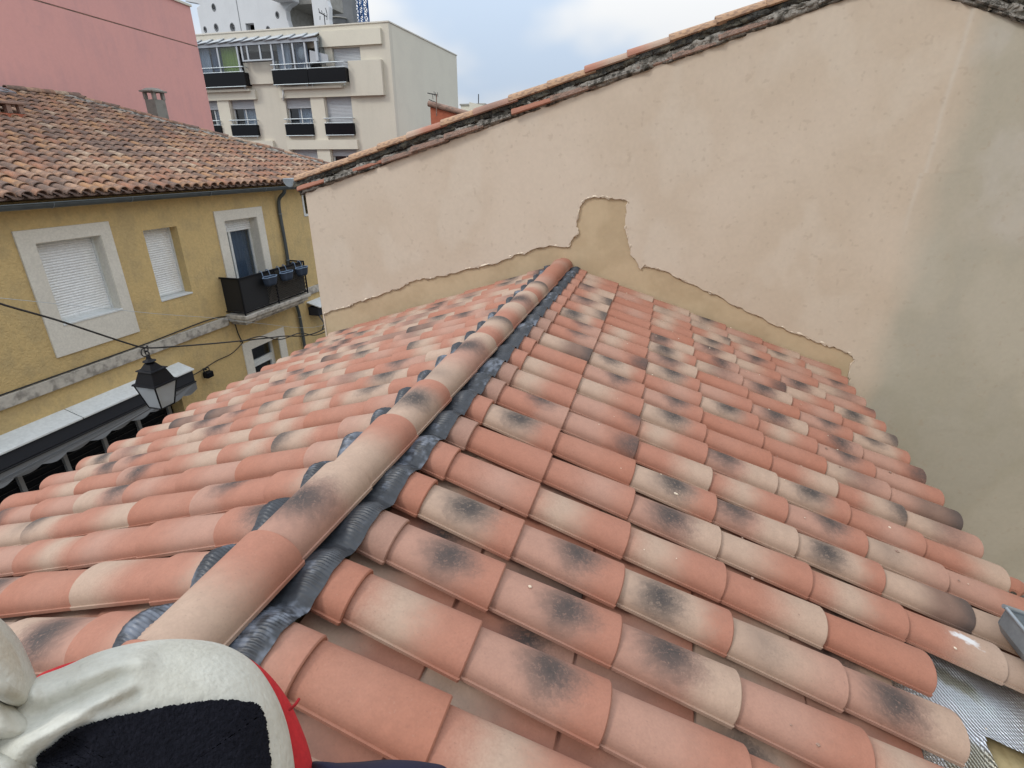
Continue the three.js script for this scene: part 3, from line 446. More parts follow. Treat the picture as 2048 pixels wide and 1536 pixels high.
  part('room', merge([bx(1.6, 17.2, 0.2, WT - 0.1, -1.3, -1.2), bx(1.6, 17.2, WT - 0.1, WT - 0.05, -1.3, -0.43), bx(1.6, 17.2, Y(-3.62), Y(-3.5), -1.2, -0.43)]), M.room, yh);
  part('back_wall', bx(1.5, 17.3, 0, WT, -6.4, -6.2), M.yellow, yh); part('end_wall', merge([bx(1.5, 1.9, 0, WT, -6.2, -0.42), bx(16.9, 17.3, 0, WT, -6.2, -0.42)]), M.yellow, yh);
  // string course with its cable
  part('string_course', rbx(1.5, 10.36, Y(-3.78), Y(-3.56), 0.0, 0.075, 0.012), M.oldStone, yh); part('string_course', rbx(13.0, 17.3, Y(-3.78), Y(-3.56), 0.0, 0.075, 0.012), M.oldStone, yh);
  part('cable', tube([[1.5, Y(-3.53), 0.05], [5, Y(-3.535), 0.06], [8, Y(-3.53), 0.055], [10.2, Y(-3.525), 0.05], [10.5, Y(-3.66), 0.06], [10.62, Y(-4.1), 0.03], [10.7, Y(-4.35), 0.03]], 0.014, 60), M.cable, yh);
  part('cable', tube([[10.72, Y(-4.35), 0.03], [10.3, Y(-4.5), 0.03], [9.75, Y(-4.52), 0.03], [9.3, Y(-4.58), 0.03], [8.9, Y(-4.62), 0.03]], 0.010, 40), M.cable, yh);
  // gutter and downpipe
  const gp = []; for (let i = 0; i <= 14; i++) { const a = Math.PI + Math.PI * i / 14; gp.push([0.08 * Math.cos(a), 0.085 * Math.sin(a)]); } for (let i = 14; i >= 0; i--) { const a = Math.PI + Math.PI * i / 14; gp.push([0.074 * Math.cos(a), 0.079 * Math.sin(a) + 0.001]); }
  const gg = new THREE.ExtrudeGeometry(new THREE.Shape(gp.map((p) => new THREE.Vector2(...p))), { depth: 15.8, bevelEnabled: false }); gg.rotateY(Math.PI / 2); const gt = part('gutter', metric(gg), M.darkZinc, yh); gt.position.set(1.5, Y(-0.645), 0.34);
  part('gutter_bead', bar([0, 0.005, 0.083], [15.8, 0.005, 0.083], 0.011), M.darkZinc, gt);
  for (const x of [4.9, 6.9, 8.35, 10.3, 12.1, 14]) part('gutter_strap', (() => { const g = new THREE.TorusGeometry(0.088, 0.006, 4, 14, Math.PI); g.rotateX(Math.PI); g.rotateY(Math.PI / 2); return g; })(), M.zinc, gt).position.set(x - 1.5, 0, 0);
  part('soffit', bx(1.5, 17.3, Y(-0.72), Y(-0.66), 0.001, 0.24), M.oldStone, yh);
  const dp = part('downpipe', tube([[12.93, Y(-0.72), 0.33], [12.93, Y(-0.80), 0.30], [12.93, Y(-0.95), 0.12], [12.93, Y(-1.1), 0.075], [12.93, Y(-2.2), 0.075], [12.93, Y(-3.5), 0.075], [12.93, Y(-3.85), 0.09], [13.02, Y(-4.1), 0.075], [13.05, Y(-5.2), 0.075], [13.05, 0.3, 0.075]], 0.047, 90, 10), M.darkZinc, yh);
  for (const v of [-1.35, -2.6, -4.3]) part('pipe_clip', (() => { const g = new THREE.TorusGeometry(0.05, 0.009, 6, 16); g.rotateX(Math.PI / 2); return g; })(), M.zinc, dp).position.set(v < -4 ? 13.04 : 12.93, Y(v), 0.075);
  // balcony: slab with mouldings, iron rails, mesh screen
  const b0 = 10.36, b1 = 13.0, bo = 0.62;
  const bal = part('balcony', merge([rbx(b0, b1, Y(-3.62), Y(-3.52), 0, bo, 0.02), rbx(b0 + 0.06, b1 - 0.06, Y(-3.72), Y(-3.62), 0, bo - 0.07, 0.02), rbx(b0 + 0.14, b1 - 0.14, Y(-3.80), Y(-3.72), 0, bo - 0.17, 0.02)]), M.oldStone, yh);
  const rt = Y(-2.62), rb = Y(-3.46), zf = bo - 0.06, xa = b0 + 0.06, xb = b1 - 0.06;
  part('handrail', merge([rbx(xa - 0.02, xb + 0.02, rt - 0.02, rt + 0.02, zf - 0.02, zf + 0.02, 0.006), rbx(xa - 0.02, xa + 0.02, rt - 0.02, rt + 0.02, 0, zf - 0.02, 0.006), rbx(xb - 0.02, xb + 0.02, rt - 0.02, rt + 0.02, 0, zf - 0.02, 0.006)]), M.blackPaint, bal);
  part('bottom_rail', merge([bx(xa, xb, rb - 0.015, rb + 0.015, zf - 0.012, zf + 0.012), bx(xa - 0.012, xa + 0.012, rb - 0.015, rb + 0.015, 0, zf - 0.012), bx(xb - 0.012, xb + 0.012, rb - 0.015, rb + 0.015, 0, zf - 0.012)]), M.blackPaint, bal);
  for (const [x, z] of [[xa, zf], [xb, zf], [(xa + xb) / 2, zf]]) part('post', bx(x - 0.016, x + 0.016, Y(-3.52), rt - 0.02, z - 0.016, z + 0.016), M.blackPaint, bal);
  for (const q of [bx(xa + 0.02, xa + 0.95, rb + 0.015, rt - 0.03, zf - 0.03, zf - 0.022), bx(xa + 0.024, xa + 0.032, rb + 0.015, rt - 0.03, 0.01, zf - 0.03), bx(xb - 0.032, xb - 0.024, rb + 0.015, rt - 0.03, 0.01, zf - 0.03)]) part('screen', q, M.black, bal);
  const lat = []; for (let k = 0; k < 30; k++) { const x = xa + 0.9 + k * 0.052; const hgt = rt - rb - 0.06; for (const sgn of [1, -1]) { let xA = x, xB = x + sgn * 0.42, yA = rb + 0.02, yB = rb + 0.02 + hgt; const lim = (X) => Math.min(xb - 0.02, Math.max(xa + 0.9, X)); const t = (lim(xB) - xA) / (xB - xA || 1); if (xA > xb - 0.02) continue; lat.push(bar([xA, yA, zf - 0.006 * sgn], [lim(xB), yA + (yB - yA) * t, zf - 0.006 * sgn], 0.0065, 4)); } }
  part('lattice', merge(lat), plain(0.10, 0.09, 0.075, 0.6), bal); part('screen', bx(xa + 0.95, xb - 0.03, rb + 0.015, rt - 0.03, zf - 0.05, zf - 0.045), M.black, bal);
  // shop front under the awning
  w = win.s; const sf = part('shop_front', bx(w[0], w[1], w[2], w[3], -0.37, -0.35), M.railGlass, yh);
  for (let k = 0; k <= 8; k++) part('mullion', bx(w[0] + k * 0.78, w[0] + k * 0.78 + 0.07, w[2], w[3], -0.35, -0.28), plain(0.26, 0.27, 0.28, 0.5, 0.2), sf);
  for (let k = 0; k < 14; k++) part('security_bar', bx(w[0], w[1], w[2] + 0.1 + k * 0.13, w[2] + 0.115 + k * 0.13, -0.345, -0.335), M.black, sf);
}
// weathered roof of the yellow house
{
  const th = THREE.MathUtils.degToRad(18); const ox = 0.4, oy = Y(-0.55);   // eave line in house coordinates: z = 0.4 out of the wall
  const outl = [[1.5, 0], [17.4, 0], [12.84, 7.02], [1.5, 6.7]];            // along the street, up the slope
  const roof = new THREE.Group(); roof.name = 'roof'; yh.add(roof);
  // local: x down the slope, y up, z across
  const ex = new THREE.Vector3(0, -Math.sin(th), Math.cos(th)), ey = new THREE.Vector3(0, Math.cos(th), Math.sin(th)), ez = new THREE.Vector3().crossVectors(ex, ey);
  roof.quaternion.setFromRotationMatrix(new THREE.Matrix4().makeBasis(ex, ey, ez)); roof.position.set(0, oy, ox);
  const sgn = Math.sign(ez.x);                      // house x = sgn * local z
  const dg = new THREE.ExtrudeGeometry(new THREE.Shape(outl.map(([a, b]) => new THREE.Vector2(-Math.max(0.12, b), a * sgn))), { depth: 0.03, bevelEnabled: false }); dg.rotateX(-Math.PI / 2); dg.scale(1, 1, -1);
  // (x, y, depth) -> rotateX(-90): (x, depth, -y); the flip restores z = y
  const d2 = dg.toNonIndexed(); const q = d2.attributes.position; for (let i = 0; i < q.count; i += 3) { const t = [q.getX(i + 1), q.getY(i + 1), q.getZ(i + 1)]; q.setXYZ(i + 1, q.getX(i + 2), q.getY(i + 2), q.getZ(i + 2)); q.setXYZ(i + 2, ...t); } d2.translate(0, -0.075, 0); d2.computeVertexNormals();
  part('roof_deck', metric(d2), M.oldBrown, roof);
  const OLD = [[[0.29, 0.165, 0.108], [0.19, 0.12, 0.088]], [[0.35, 0.215, 0.14], [0.22, 0.14, 0.10]], [[0.215, 0.138, 0.105], [0.135, 0.097, 0.08]], [[0.40, 0.27, 0.185], [0.25, 0.165, 0.12]], [[0.36, 0.185, 0.115], [0.23, 0.13, 0.09]], [[0.24, 0.16, 0.12], [0.155, 0.11, 0.088]], [[0.38, 0.225, 0.12], [0.24, 0.15, 0.095]], [[0.46, 0.37, 0.27], [0.29, 0.22, 0.165]]].map((p) => p.map((c) => [c[0] * 0.92, c[1] * 0.83, c[2] * 0.78]))
    .map(([a, b], i) => new THREE.MeshStandardMaterial({ roughness: 0.92, bumpMap: clayBump, bumpScale: 0.002, map: colorTex(64, 128, (u, v) => { const n = fbm(u * 3 + i * 7, v * 6, 64, 4, 600 + i), f = fbm(u * 26, v * 52, 64, 2, 620 + i); let c = mix3(a, b, sm(0.35, 0.65, n)); if (f > 0.7) c = mix3(c, [0.10, 0.09, 0.075], 0.5); if (f < 0.25) c = mix3(c, [0.46, 0.43, 0.36], 0.4); return c; }) }));
  const og = tileGeo({ len: 0.46, aT: 0.078, aB: 0.10, bT: 0.068, bB: 0.098, seg: 10, t: 0.014, flange: 0 }), cg = tileGeo({ len: 0.46, aT: 0.115, aB: 0.10, bT: 0.05, bB: 0.045, seg: 6, t: 0.012, flange: 0, concave: true });
  const r = rng(77), list = [], chan = [];
  const top = (x) => x <= 12.84 ? lerp(6.7, 7.02, (x - 1.5) / 11.34) : 7.02 * (17.4 - x) / 4.56;
  for (let c = 0; c < 66; c++) { const x = 1.7 + c * 0.242; const tp = top(x); for (let k = 0; k * 0.372 < tp - 0.12; k++) { list.push({ x, s: -k * 0.372, j: r(), m: Math.floor(r() * 7.4), dx: (r() - 0.5) * 0.018, dy: r() * 0.006, ds: (r() - 0.5) * 0.03, t: (r() - 0.5) * 0.03 }); chan.push([x + 0.121, -k * 0.372 + 0.0]); } }
  yh.updateMatrixWorld(true);
  for (const t of list) { const p = new THREE.Vector3(t.s - 0.2, 0.05, t.x * sgn).applyMatrix4(roof.matrixWorld); t.d = p.distanceTo(camera.position); const v = p.project(camera); t.vis = v.z < 1 && v.x > -1.04; }
  list.sort((a, b) => (b.vis - a.vis) || a.d - b.d);
  const rest = new Map();
  list.forEach((t, i) => {
    const o = new THREE.Mesh(og, OLD[t.m]); o.position.set(t.s - 0.46 + t.ds, t.dy, t.x * sgn + t.dx); o.rotation.set(0, t.t, 0.022, 'YZX');
    if (i < 300 && t.vis) { o.name = 'cover_tile'; o.castShadow = o.receiveShadow = true; roof.add(o); } else { o.updateMatrix(); if (!rest.has(t.m)) rest.set(t.m, []); rest.get(t.m).push(o.matrix.clone()); }
  });
  for (const [m, mats] of rest) { const im = new THREE.InstancedMesh(og, OLD[m], mats.length); mats.forEach((mt, i) => im.setMatrixAt(i, mt)); im.name = 'tile_field'; im.userData.kind = 'stuff'; im.castShadow = im.receiveShadow = true; roof.add(im); }
  const im = new THREE.InstancedMesh(cg, OLD[2], chan.length); chan.forEach(([x, s], i) => im.setMatrixAt(i, new THREE.Matrix4().makeRotationZ(0.02).setPosition(s - 0.46 - 0.02, -0.004, x * sgn))); im.name = 'channel_field'; im.userData.kind = 'stuff'; im.castShadow = im.receiveShadow = true; roof.add(im);
  // bedding and hip tiles along the slanting far edge
  const A = [12.84, 7.02], B = [17.4, 0.0], hl = Math.hypot(B[0] - A[0], B[1] - A[1]), n = Math.round(hl / 0.4), hg = tileGeo({ len: 0.46, aT: 0.085, aB: 0.1, bT: 0.07, bB: 0.085, seg: 8, t: 0.014, flange: 0 });
  for (let i = 0; i < n; i++) { const f = i / n, a = lerp(A[0], B[0], f), b = lerp(A[1], B[1], f); const o = part('hip_tile', hg, OLD[[5, 3, 0, 2, 7, 1][Math.floor(r() * 6)]], roof); o.position.set(-b, 0.075 + r() * 0.02, a * sgn); o.rotation.set((r() - 0.5) * 0.08, Math.atan2(-(B[0] - A[0]) * sgn, (A[1] - B[1])) + (r() - 0.5) * 0.05, 0.01, 'YZX'); }
  const mg = [], hp = rng(5); for (let i = 0; i < n * 2; i++) { const f = i / n / 2, a = lerp(A[0], B[0], f), b = lerp(A[1], B[1], f); const g = new THREE.DodecahedronGeometry(0.11 + 0.04 * hp(), 1); g.scale(1.6, 0.6, 1.6); g.translate(-b, 0.05, a * sgn); mg.push(g); } part('hip_mortar', metric(merge(mg)), M.mortar, roof);
  // lead flashing where the ridge meets the pink wall
  const fl = part('ridge_flashing', bx(-7.3, -6.62, 0.06, 0.09, Math.min(1.5 * sgn, 11.3 * sgn), Math.max(1.5 * sgn, 11.3 * sgn)), M.zinc, roof); fl.rotation.z = 0;
  for (let i = 0; i < 5; i++) { const o = part('hip_tile', hg, OLD[[5, 3, 0, 7, 2][i]], roof); o.position.set(-6.98, 0.09, (11.3 + i * 0.36) * sgn); o.rotation.set(0, -Math.PI / 2 * sgn, 0.01, 'YZX'); }
  // concrete chimney behind the edge, red vent at the left
  const wp = (px, py, zl) => onX(px, py, zl);
  {
    const P = onX(322, 252, -15.6); const loc = yh.worldToLocal(P.clone()); const g = new THREE.Group(); g.name = 'chimney'; yh.add(g); g.position.set(loc.x, loc.y - 0.22, loc.z); g.scale.setScalar(0.85);
    part('stack', rbx(-0.23, 0.23, 0, 1.12, -0.23, 0.23, 0.02), M.chimney, g);
    part('cap_posts', merge([-1, 1].flatMap((a) => [-1, 1].map((b) => bx(a * 0.19 - 0.05, a * 0.19 + 0.05, 1.12, 1.36, b * 0.19 - 0.05, b * 0.19 + 0.05)))), M.chimney, g);
    const cg2 = new THREE.CylinderGeometry(0.2, 0.44, 0.11, 4); cg2.rotateY(Math.PI / 4); cg2.translate(0, 1.44, 0); part('cap', merge([cg2, bx(-0.31, 0.31, 1.36, 1.41, -0.31, 0.31)]), M.chimney, g);
    const P2 = onX(8, 235, -14.3), l2 = yh.worldToLocal(P2.clone()); const v = new THREE.Group(); v.name = 'roof_vent'; yh.add(v); v.position.set(l2.x, l2.y - 0.2, l2.z);
    part('vent_base', rbx(-0.32, 0.32, 0, 0.28, -0.25, 0.25, 0.02), M.redOrange, v); part('vent_posts', merge([-0.25, 0, 0.25].flatMap((a) => [-0.2, 0.2].map((b) => bx(a - 0.05, a + 0.05, 0.28, 0.46, b - 0.05, b + 0.05)))), M.oldBrown, v); part('vent_cover', rbx(-0.36, 0.36, 0.46, 0.52, -0.3, 0.3, 0.015), M.oldBrown, v);
  }
}
// planters hung on the balcony rail
for (const [i, f] of [0.36, 0.62, 0.88].entries()) {
  const x = lerp(10.42, 12.94, f); const t = thing('hanging_planter', ['empty blue planter hooked on balcony rail beside the plain black screen', 'empty blue planter hooked at the middle of the balcony rail', 'empty blue planter hooked on balcony rail beside the downpipe'][i], 'planter', [XY + 0.56, Y(-2.94), -x], Math.PI / 2, 'planters on the balcony rail');
  const ring = (k, y) => { const L = []; for (let a = 0; a < 36; a++) { const th = a / 36 * 2 * Math.PI; const c = Math.cos(th), s = Math.sin(th); L.push([k * (0.25 * c), y, 0.145 + k * (0.10 * s + 0.018 * Math.cos(th * 5))]); } return L; };
  const rs = [ring(0.05, 0), ring(0.78, 0), ring(0.86, 0.06), ring(1, 0.21), ring(0.95, 0.21), ring(0.8, 0.05)], pos = [], idx = []; rs.forEach((L) => L.forEach((p) => pos.push(...p))); for (let q = 0; q < rs.length - 1; q++) for (let a = 0; a < 36; a++) { const b = (a + 1) % 36; idx.push(q * 36 + a, (q + 1) * 36 + a, q * 36 + b, q * 36 + b, (q + 1) * 36 + a, (q + 1) * 36 + b); }
  const g = new THREE.BufferGeometry(); g.setAttribute('position', new THREE.Float32BufferAttribute(pos, 3)); g.setIndex(idx); g.computeVertexNormals(); part('pot', metric(g), M.planter, t);
  part('rim', new THREE.TubeGeometry(new THREE.CatmullRomCurve3(ring(1, 0.212).map((p) => new THREE.Vector3(...p)), true), 60, 0.012, 6), M.planterRim, t);
  for (const s of [-0.13, 0.13]) part('hook', tube([[s, 0.19, 0.06], [s, 0.27, 0.045], [s * 0.95, 0.35, 0.02], [s * 0.95, 0.37, -0.03], [s * 0.95, 0.30, -0.06]], 0.011, 16), M.planterRim, t);
}
// awning over the shop
{
  const a = thing('shop_awning', 'white topped awning box with dark scalloped valance above the shop front', 'awning', [XY, Y(-4.85), 0], Math.PI / 2);
  const y0 = Y(-4.85); const P = (v) => v - y0; const x0 = 1.6, x1 = 8.76;
  for (const [p, q] of [[x0, 6.22], [6.24, x1]]) part('top_cover', (() => { const s = new THREE.Shape([[0, Y(-4.19)], [0.40, Y(-4.31)], [0.40, Y(-4.335)], [0, Y(-4.215)]].map(([z, y]) => new THREE.Vector2(-z, P(y)))); const g = new THREE.ExtrudeGeometry(s, { depth: q - p, bevelEnabled: false }); g.rotateY(Math.PI / 2); g.translate(p, 0, 0); return metric(g); })(), M.white, a);
  part('cassette', rbx(x0, x1 - 0.01, P(Y(-4.60)), P(Y(-4.345)), 0.02, 0.36, 0.02), M.fabric, a);
  part('front_bar', rbx(x0, x1, P(Y(-4.63)), P(Y(-4.60)), 0.30, 0.385, 0.01), M.black, a);
  const pts = [[x0, P(Y(-4.62))]]; pts.push([x1, P(Y(-4.62))]); const N = 17, L = []; for (let i = N; i >= 0; i--) for (let k = 0; k < 6; k++) { const x = x0 + (x1 - x0) * (i - k / 6) / N; if (x < x0) continue; L.push([x, P(Y(-4.80)) - 0.06 * Math.abs(Math.sin(Math.PI * k / 6)) ]); }
  const g = poly([...pts, ...L], 0.006); const vp = g.attributes.position; for (let i = 0; i < vp.count; i++) vp.setZ(i, vp.getZ(i) + 0.36 + 0.02 * Math.sin(vp.getX(i) * 7) * (P(Y(-4.6)) - vp.getY(i)) * 4); g.computeVertexNormals(); part('valance', g, M.greyFabric, a);
  part('bracket', rbx(x0 + 0.02, x0 + 0.08, P(Y(-4.6)), P(Y(-4.25)), 0, 0.05, 0.01), M.black, a); part('bracket', rbx(x1 - 0.1, x1 - 0.04, P(Y(-4.6)), P(Y(-4.25)), 0, 0.05, 0.01), M.black, a);
  const b = thing('shop_awning', 'short white topped folded awning half hidden behind the beige wall corner', 'awning', [XY, Y(-4.4), 0], Math.PI / 2);
  const yb = Y(-4.4); part('top_cover', (() => { const s = new THREE.Shape([[0, Y(-3.98)], [0.45, Y(-4.10)], [0.45, Y(-4.13)], [0, Y(-4.01)]].map(([z, y]) => new THREE.Vector2(-z, y - yb))); const gg = new THREE.ExtrudeGeometry(s, { depth: 2.4, bevelEnabled: false }); gg.rotateY(Math.PI / 2); gg.translate(13.55, 0, 0); return metric(gg); })(), M.white, b);
  part('cassette', rbx(13.57, 15.9, 0.0, 0.26, 0, 0.36, 0.03), M.fabric, b); part('arm', merge([bar([13.65, 0.0, 0.3], [14.0, -0.35, 0.2], 0.025), bar([14.0, -0.35, 0.2], [14.1, -0.6, 0.03], 0.025)]), M.greyFabric, b);
}
// wall lamp with motion box on the yellow wall
{
  const t = thing('wall_floodlight', 'small black floodlight fixed to the yellow wall beside the awning end', 'lamp', [XY, Y(-4.78), -9.35], Math.PI / 2);
  part('bracket', bar([0, 0.20, 0.0], [0, 0.20, 0.10], 0.02), M.black, t); part('bracket', tube([[-0.07, 0.12, 0.11], [-0.07, 0.22, 0.1], [0.07, 0.22, 0.1], [0.07, 0.12, 0.11]], 0.012, 16), M.black, t); part('housing', rbx(-0.095, 0.095, 0, 0.15, 0.05, 0.20, 0.02), M.blackPaint, t); part('lens', rbx(-0.075, 0.075, 0.02, 0.13, 0.198, 0.208, 0.004), M.railGlass, t);
}
// ================================================================== street lantern hung over the street
{
  const XL = -6.2, P = onX(311, 765, XL); const base = P.y - 0.31;
  const t = thing('street_lantern', 'black four sided street lantern hanging from a cable over the street', 'lantern', [XL, base, P.z]); t.scale.setScalar(0.9);
  const B = 0.36; const fr = (s0, y0, s1, y1) => { const g = new THREE.CylinderGeometry(s1 * Math.SQRT1_2, s0 * Math.SQRT1_2, y1 - y0, 4, 1); g.rotateY(Math.PI / 4); g.translate(0, (y0 + y1) / 2, 0); return g.toNonIndexed(); };
  const flat = (g) => { g.computeVertexNormals(); return g; };
  part('hood', flat(merge([fr(0.42, B - 0.015, 0.40, B + 0.01), fr(0.35, B + 0.01, 0.235, B + 0.19), fr(0.29, B + 0.19, 0.27, B + 0.205), fr(0.2, B + 0.205, 0.10, B + 0.29)])), M.blackPaint, t);
  const lp = [[0.001, 0], [0.06, 0], [0.06, 0.02], [0.085, 0.03], [0.085, 0.04], [0.045, 0.055], [0.03, 0.08], [0.028, 0.12], [0.001, 0.125]].map(([a, b]) => new THREE.Vector2(a, b + B + 0.285)); part('finial', new THREE.LatheGeometry(lp, 16), M.blackPaint, t);
  part('hanging_ring', (() => { const g = new THREE.TorusGeometry(0.035, 0.009, 6, 18); g.translate(0, B + 0.44, 0); return g; })(), M.black, t); part('shackle', (() => { const g = new THREE.TorusGeometry(0.03, 0.008, 6, 18); g.rotateY(Math.PI / 2); g.translate(0, B + 0.49, 0); return g; })(), M.black, t);
  const y0 = -0.02, y1 = B - 0.015, s0 = 0.112, s1 = 0.185;
  const post = []; for (const [a, b] of [[1, 1], [1, -1], [-1, 1], [-1, -1]]) post.push(bar([a * s0, y0, b * s0], [a * s1, y1, b * s1], 0.012, 5)); for (const q of [-1, 1]) { post.push(bar([-s0, y0, q * s0], [s0, y0, q * s0], 0.012, 5), bar([q * s0, y0, -s0], [q * s0, y0, s0], 0.012, 5)); } part('frame', merge(post), M.blackPaint, t);
  for (const k of [0, 1, 2, 3]) { const g = new THREE.BufferGeometry(); g.setAttribute('position', new THREE.Float32BufferAttribute([-s0, y0, s0, s0, y0, s0, s1, y1, s1, -s0, y0, s0, s1, y1, s1, -s1, y1, s1], 3)); g.rotateY(k * Math.PI / 2); g.computeVertexNormals(); part('pane', metric(g), M.frosted, t); }
  part('bulb', (() => { const g = new THREE.CapsuleGeometry(0.03, 0.1, 4, 10); g.translate(0, B - 0.11, 0); return g; })(), plain(0.6, 0.6, 0.58, 0.3), t);
  part('bottom_handle', (() => { const g = new THREE.TorusGeometry(0.04, 0.008, 6, 18, Math.PI); g.rotateX(Math.PI); g.translate(0, y0, 0); return g; })(), M.black, t); part('base_plate', bx(-s0, s0, y0 - 0.012, y0, -s0, s0), M.blackPaint, t);
  const top = new THREE.Vector3(XL, base + (B + 0.52) * 0.9, P.z);
  const c = part('span_cable', tube([onX(-260, 470, XL), onX(-60, 585, XL), onX(120, 642, XL), onX(270, 691, XL), top, onX(350, 693, XL), onX(470, 683, XL), onX(560, 673, XL), onX(640, 662, XL), new THREE.Vector3(-5.2, top.y + 0.15, -11), new THREE.Vector3(-4.05, top.y + 0.4, -13)], 0.011, 140), M.cable, scene); tag(c, 'black span cable that carries the street lantern along the street', 'cable'); c.name = numbered('span_cable');
  const c2 = part('feed_cable', tube([top.clone().add(new THREE.Vector3(0, 0.02, -0.02)), onX(296, 692, XL), onX(283, 700, XL), onX(284, 710, XL), onX(292, 713, XL), new THREE.Vector3(XL, base + (B + 0.42) * 0.9, P.z)], 0.007, 50), M.cable, scene); tag(c2, 'thin looped feed cable entering the top of the street lantern', 'cable');
  const c3 = part('feed_cable_001', tube([onX(480, 684, XL), onX(520, 673, XL), onX(560, 679, XL), onX(600, 666, XL), onX(640, 668, XL), new THREE.Vector3(-5.2, top.y + 0.02, -11)], 0.009, 80), M.cable, scene); tag(c3, 'wavy second cable twisted round the span cable near the balcony', 'cable');
  const c4 = part('thin_wire', tube([onX(-60, 590, -9.4), onX(150, 611, -9.4), onX(320, 628, -9.4), onX(440, 637, -9.5), onX(520, 647, -9.5), onX(640, 652, -9.5), new THREE.Vector3(-9.8, onX(640, 652, -9.5).y + 0.1, -16)], 0.004, 80, 5), M.rail, scene); tag(c4, 'very thin pale wire strung in front of the yellow wall', 'wire');
}
// ================================================================== pink building behind the yellow roof
{
  const dir = ray(1187, 321); dir.y = 0; dir.normalize(); const yaw = Math.atan2(-dir.x, -dir.z);   // wall runs along dir
  const P0 = new THREE.Vector3(-16.75, 0, -11); const d = ray(405, 140); const nrm = new THREE.Vector3(dir.z, 0, -dir.x); const t = P0.dot(nrm) / d.dot(nrm); const Ed = d.clone().multiplyScalar(t); Ed.y = 0;
  const g = thing('pink_building', 'tall windowless salmon pink building behind the weathered tile roof', 'building', [Ed.x, 0, Ed.z], yaw);
  // local: -z runs on along the wall, +x out of it, the wall comes back towards the viewer along +z
  const pt = (px, py) => { const q = ray(px, py); const k = P0.dot(nrm) / q.dot(nrm); return q.multiplyScalar(k).add(new THREE.Vector3(0, H, 0)); };
  const top = pt(379, 13).y, gl = pt(380, 88).y;
  part('wall', bx(-9, 0, 0, gl - 0.04, 0, 16), M.pink, g); part('wall', bx(-9, -0.015, gl - 0.04, gl, 0.015, 16), M.oldBrown, g); part('wall', bx(-9, 0, gl, top, 0, 16), M.pink, g);
  part('coping', bx(-9.05, 0.05, top, top + 0.07, -0.05, 16), M.aptLight, g);
}
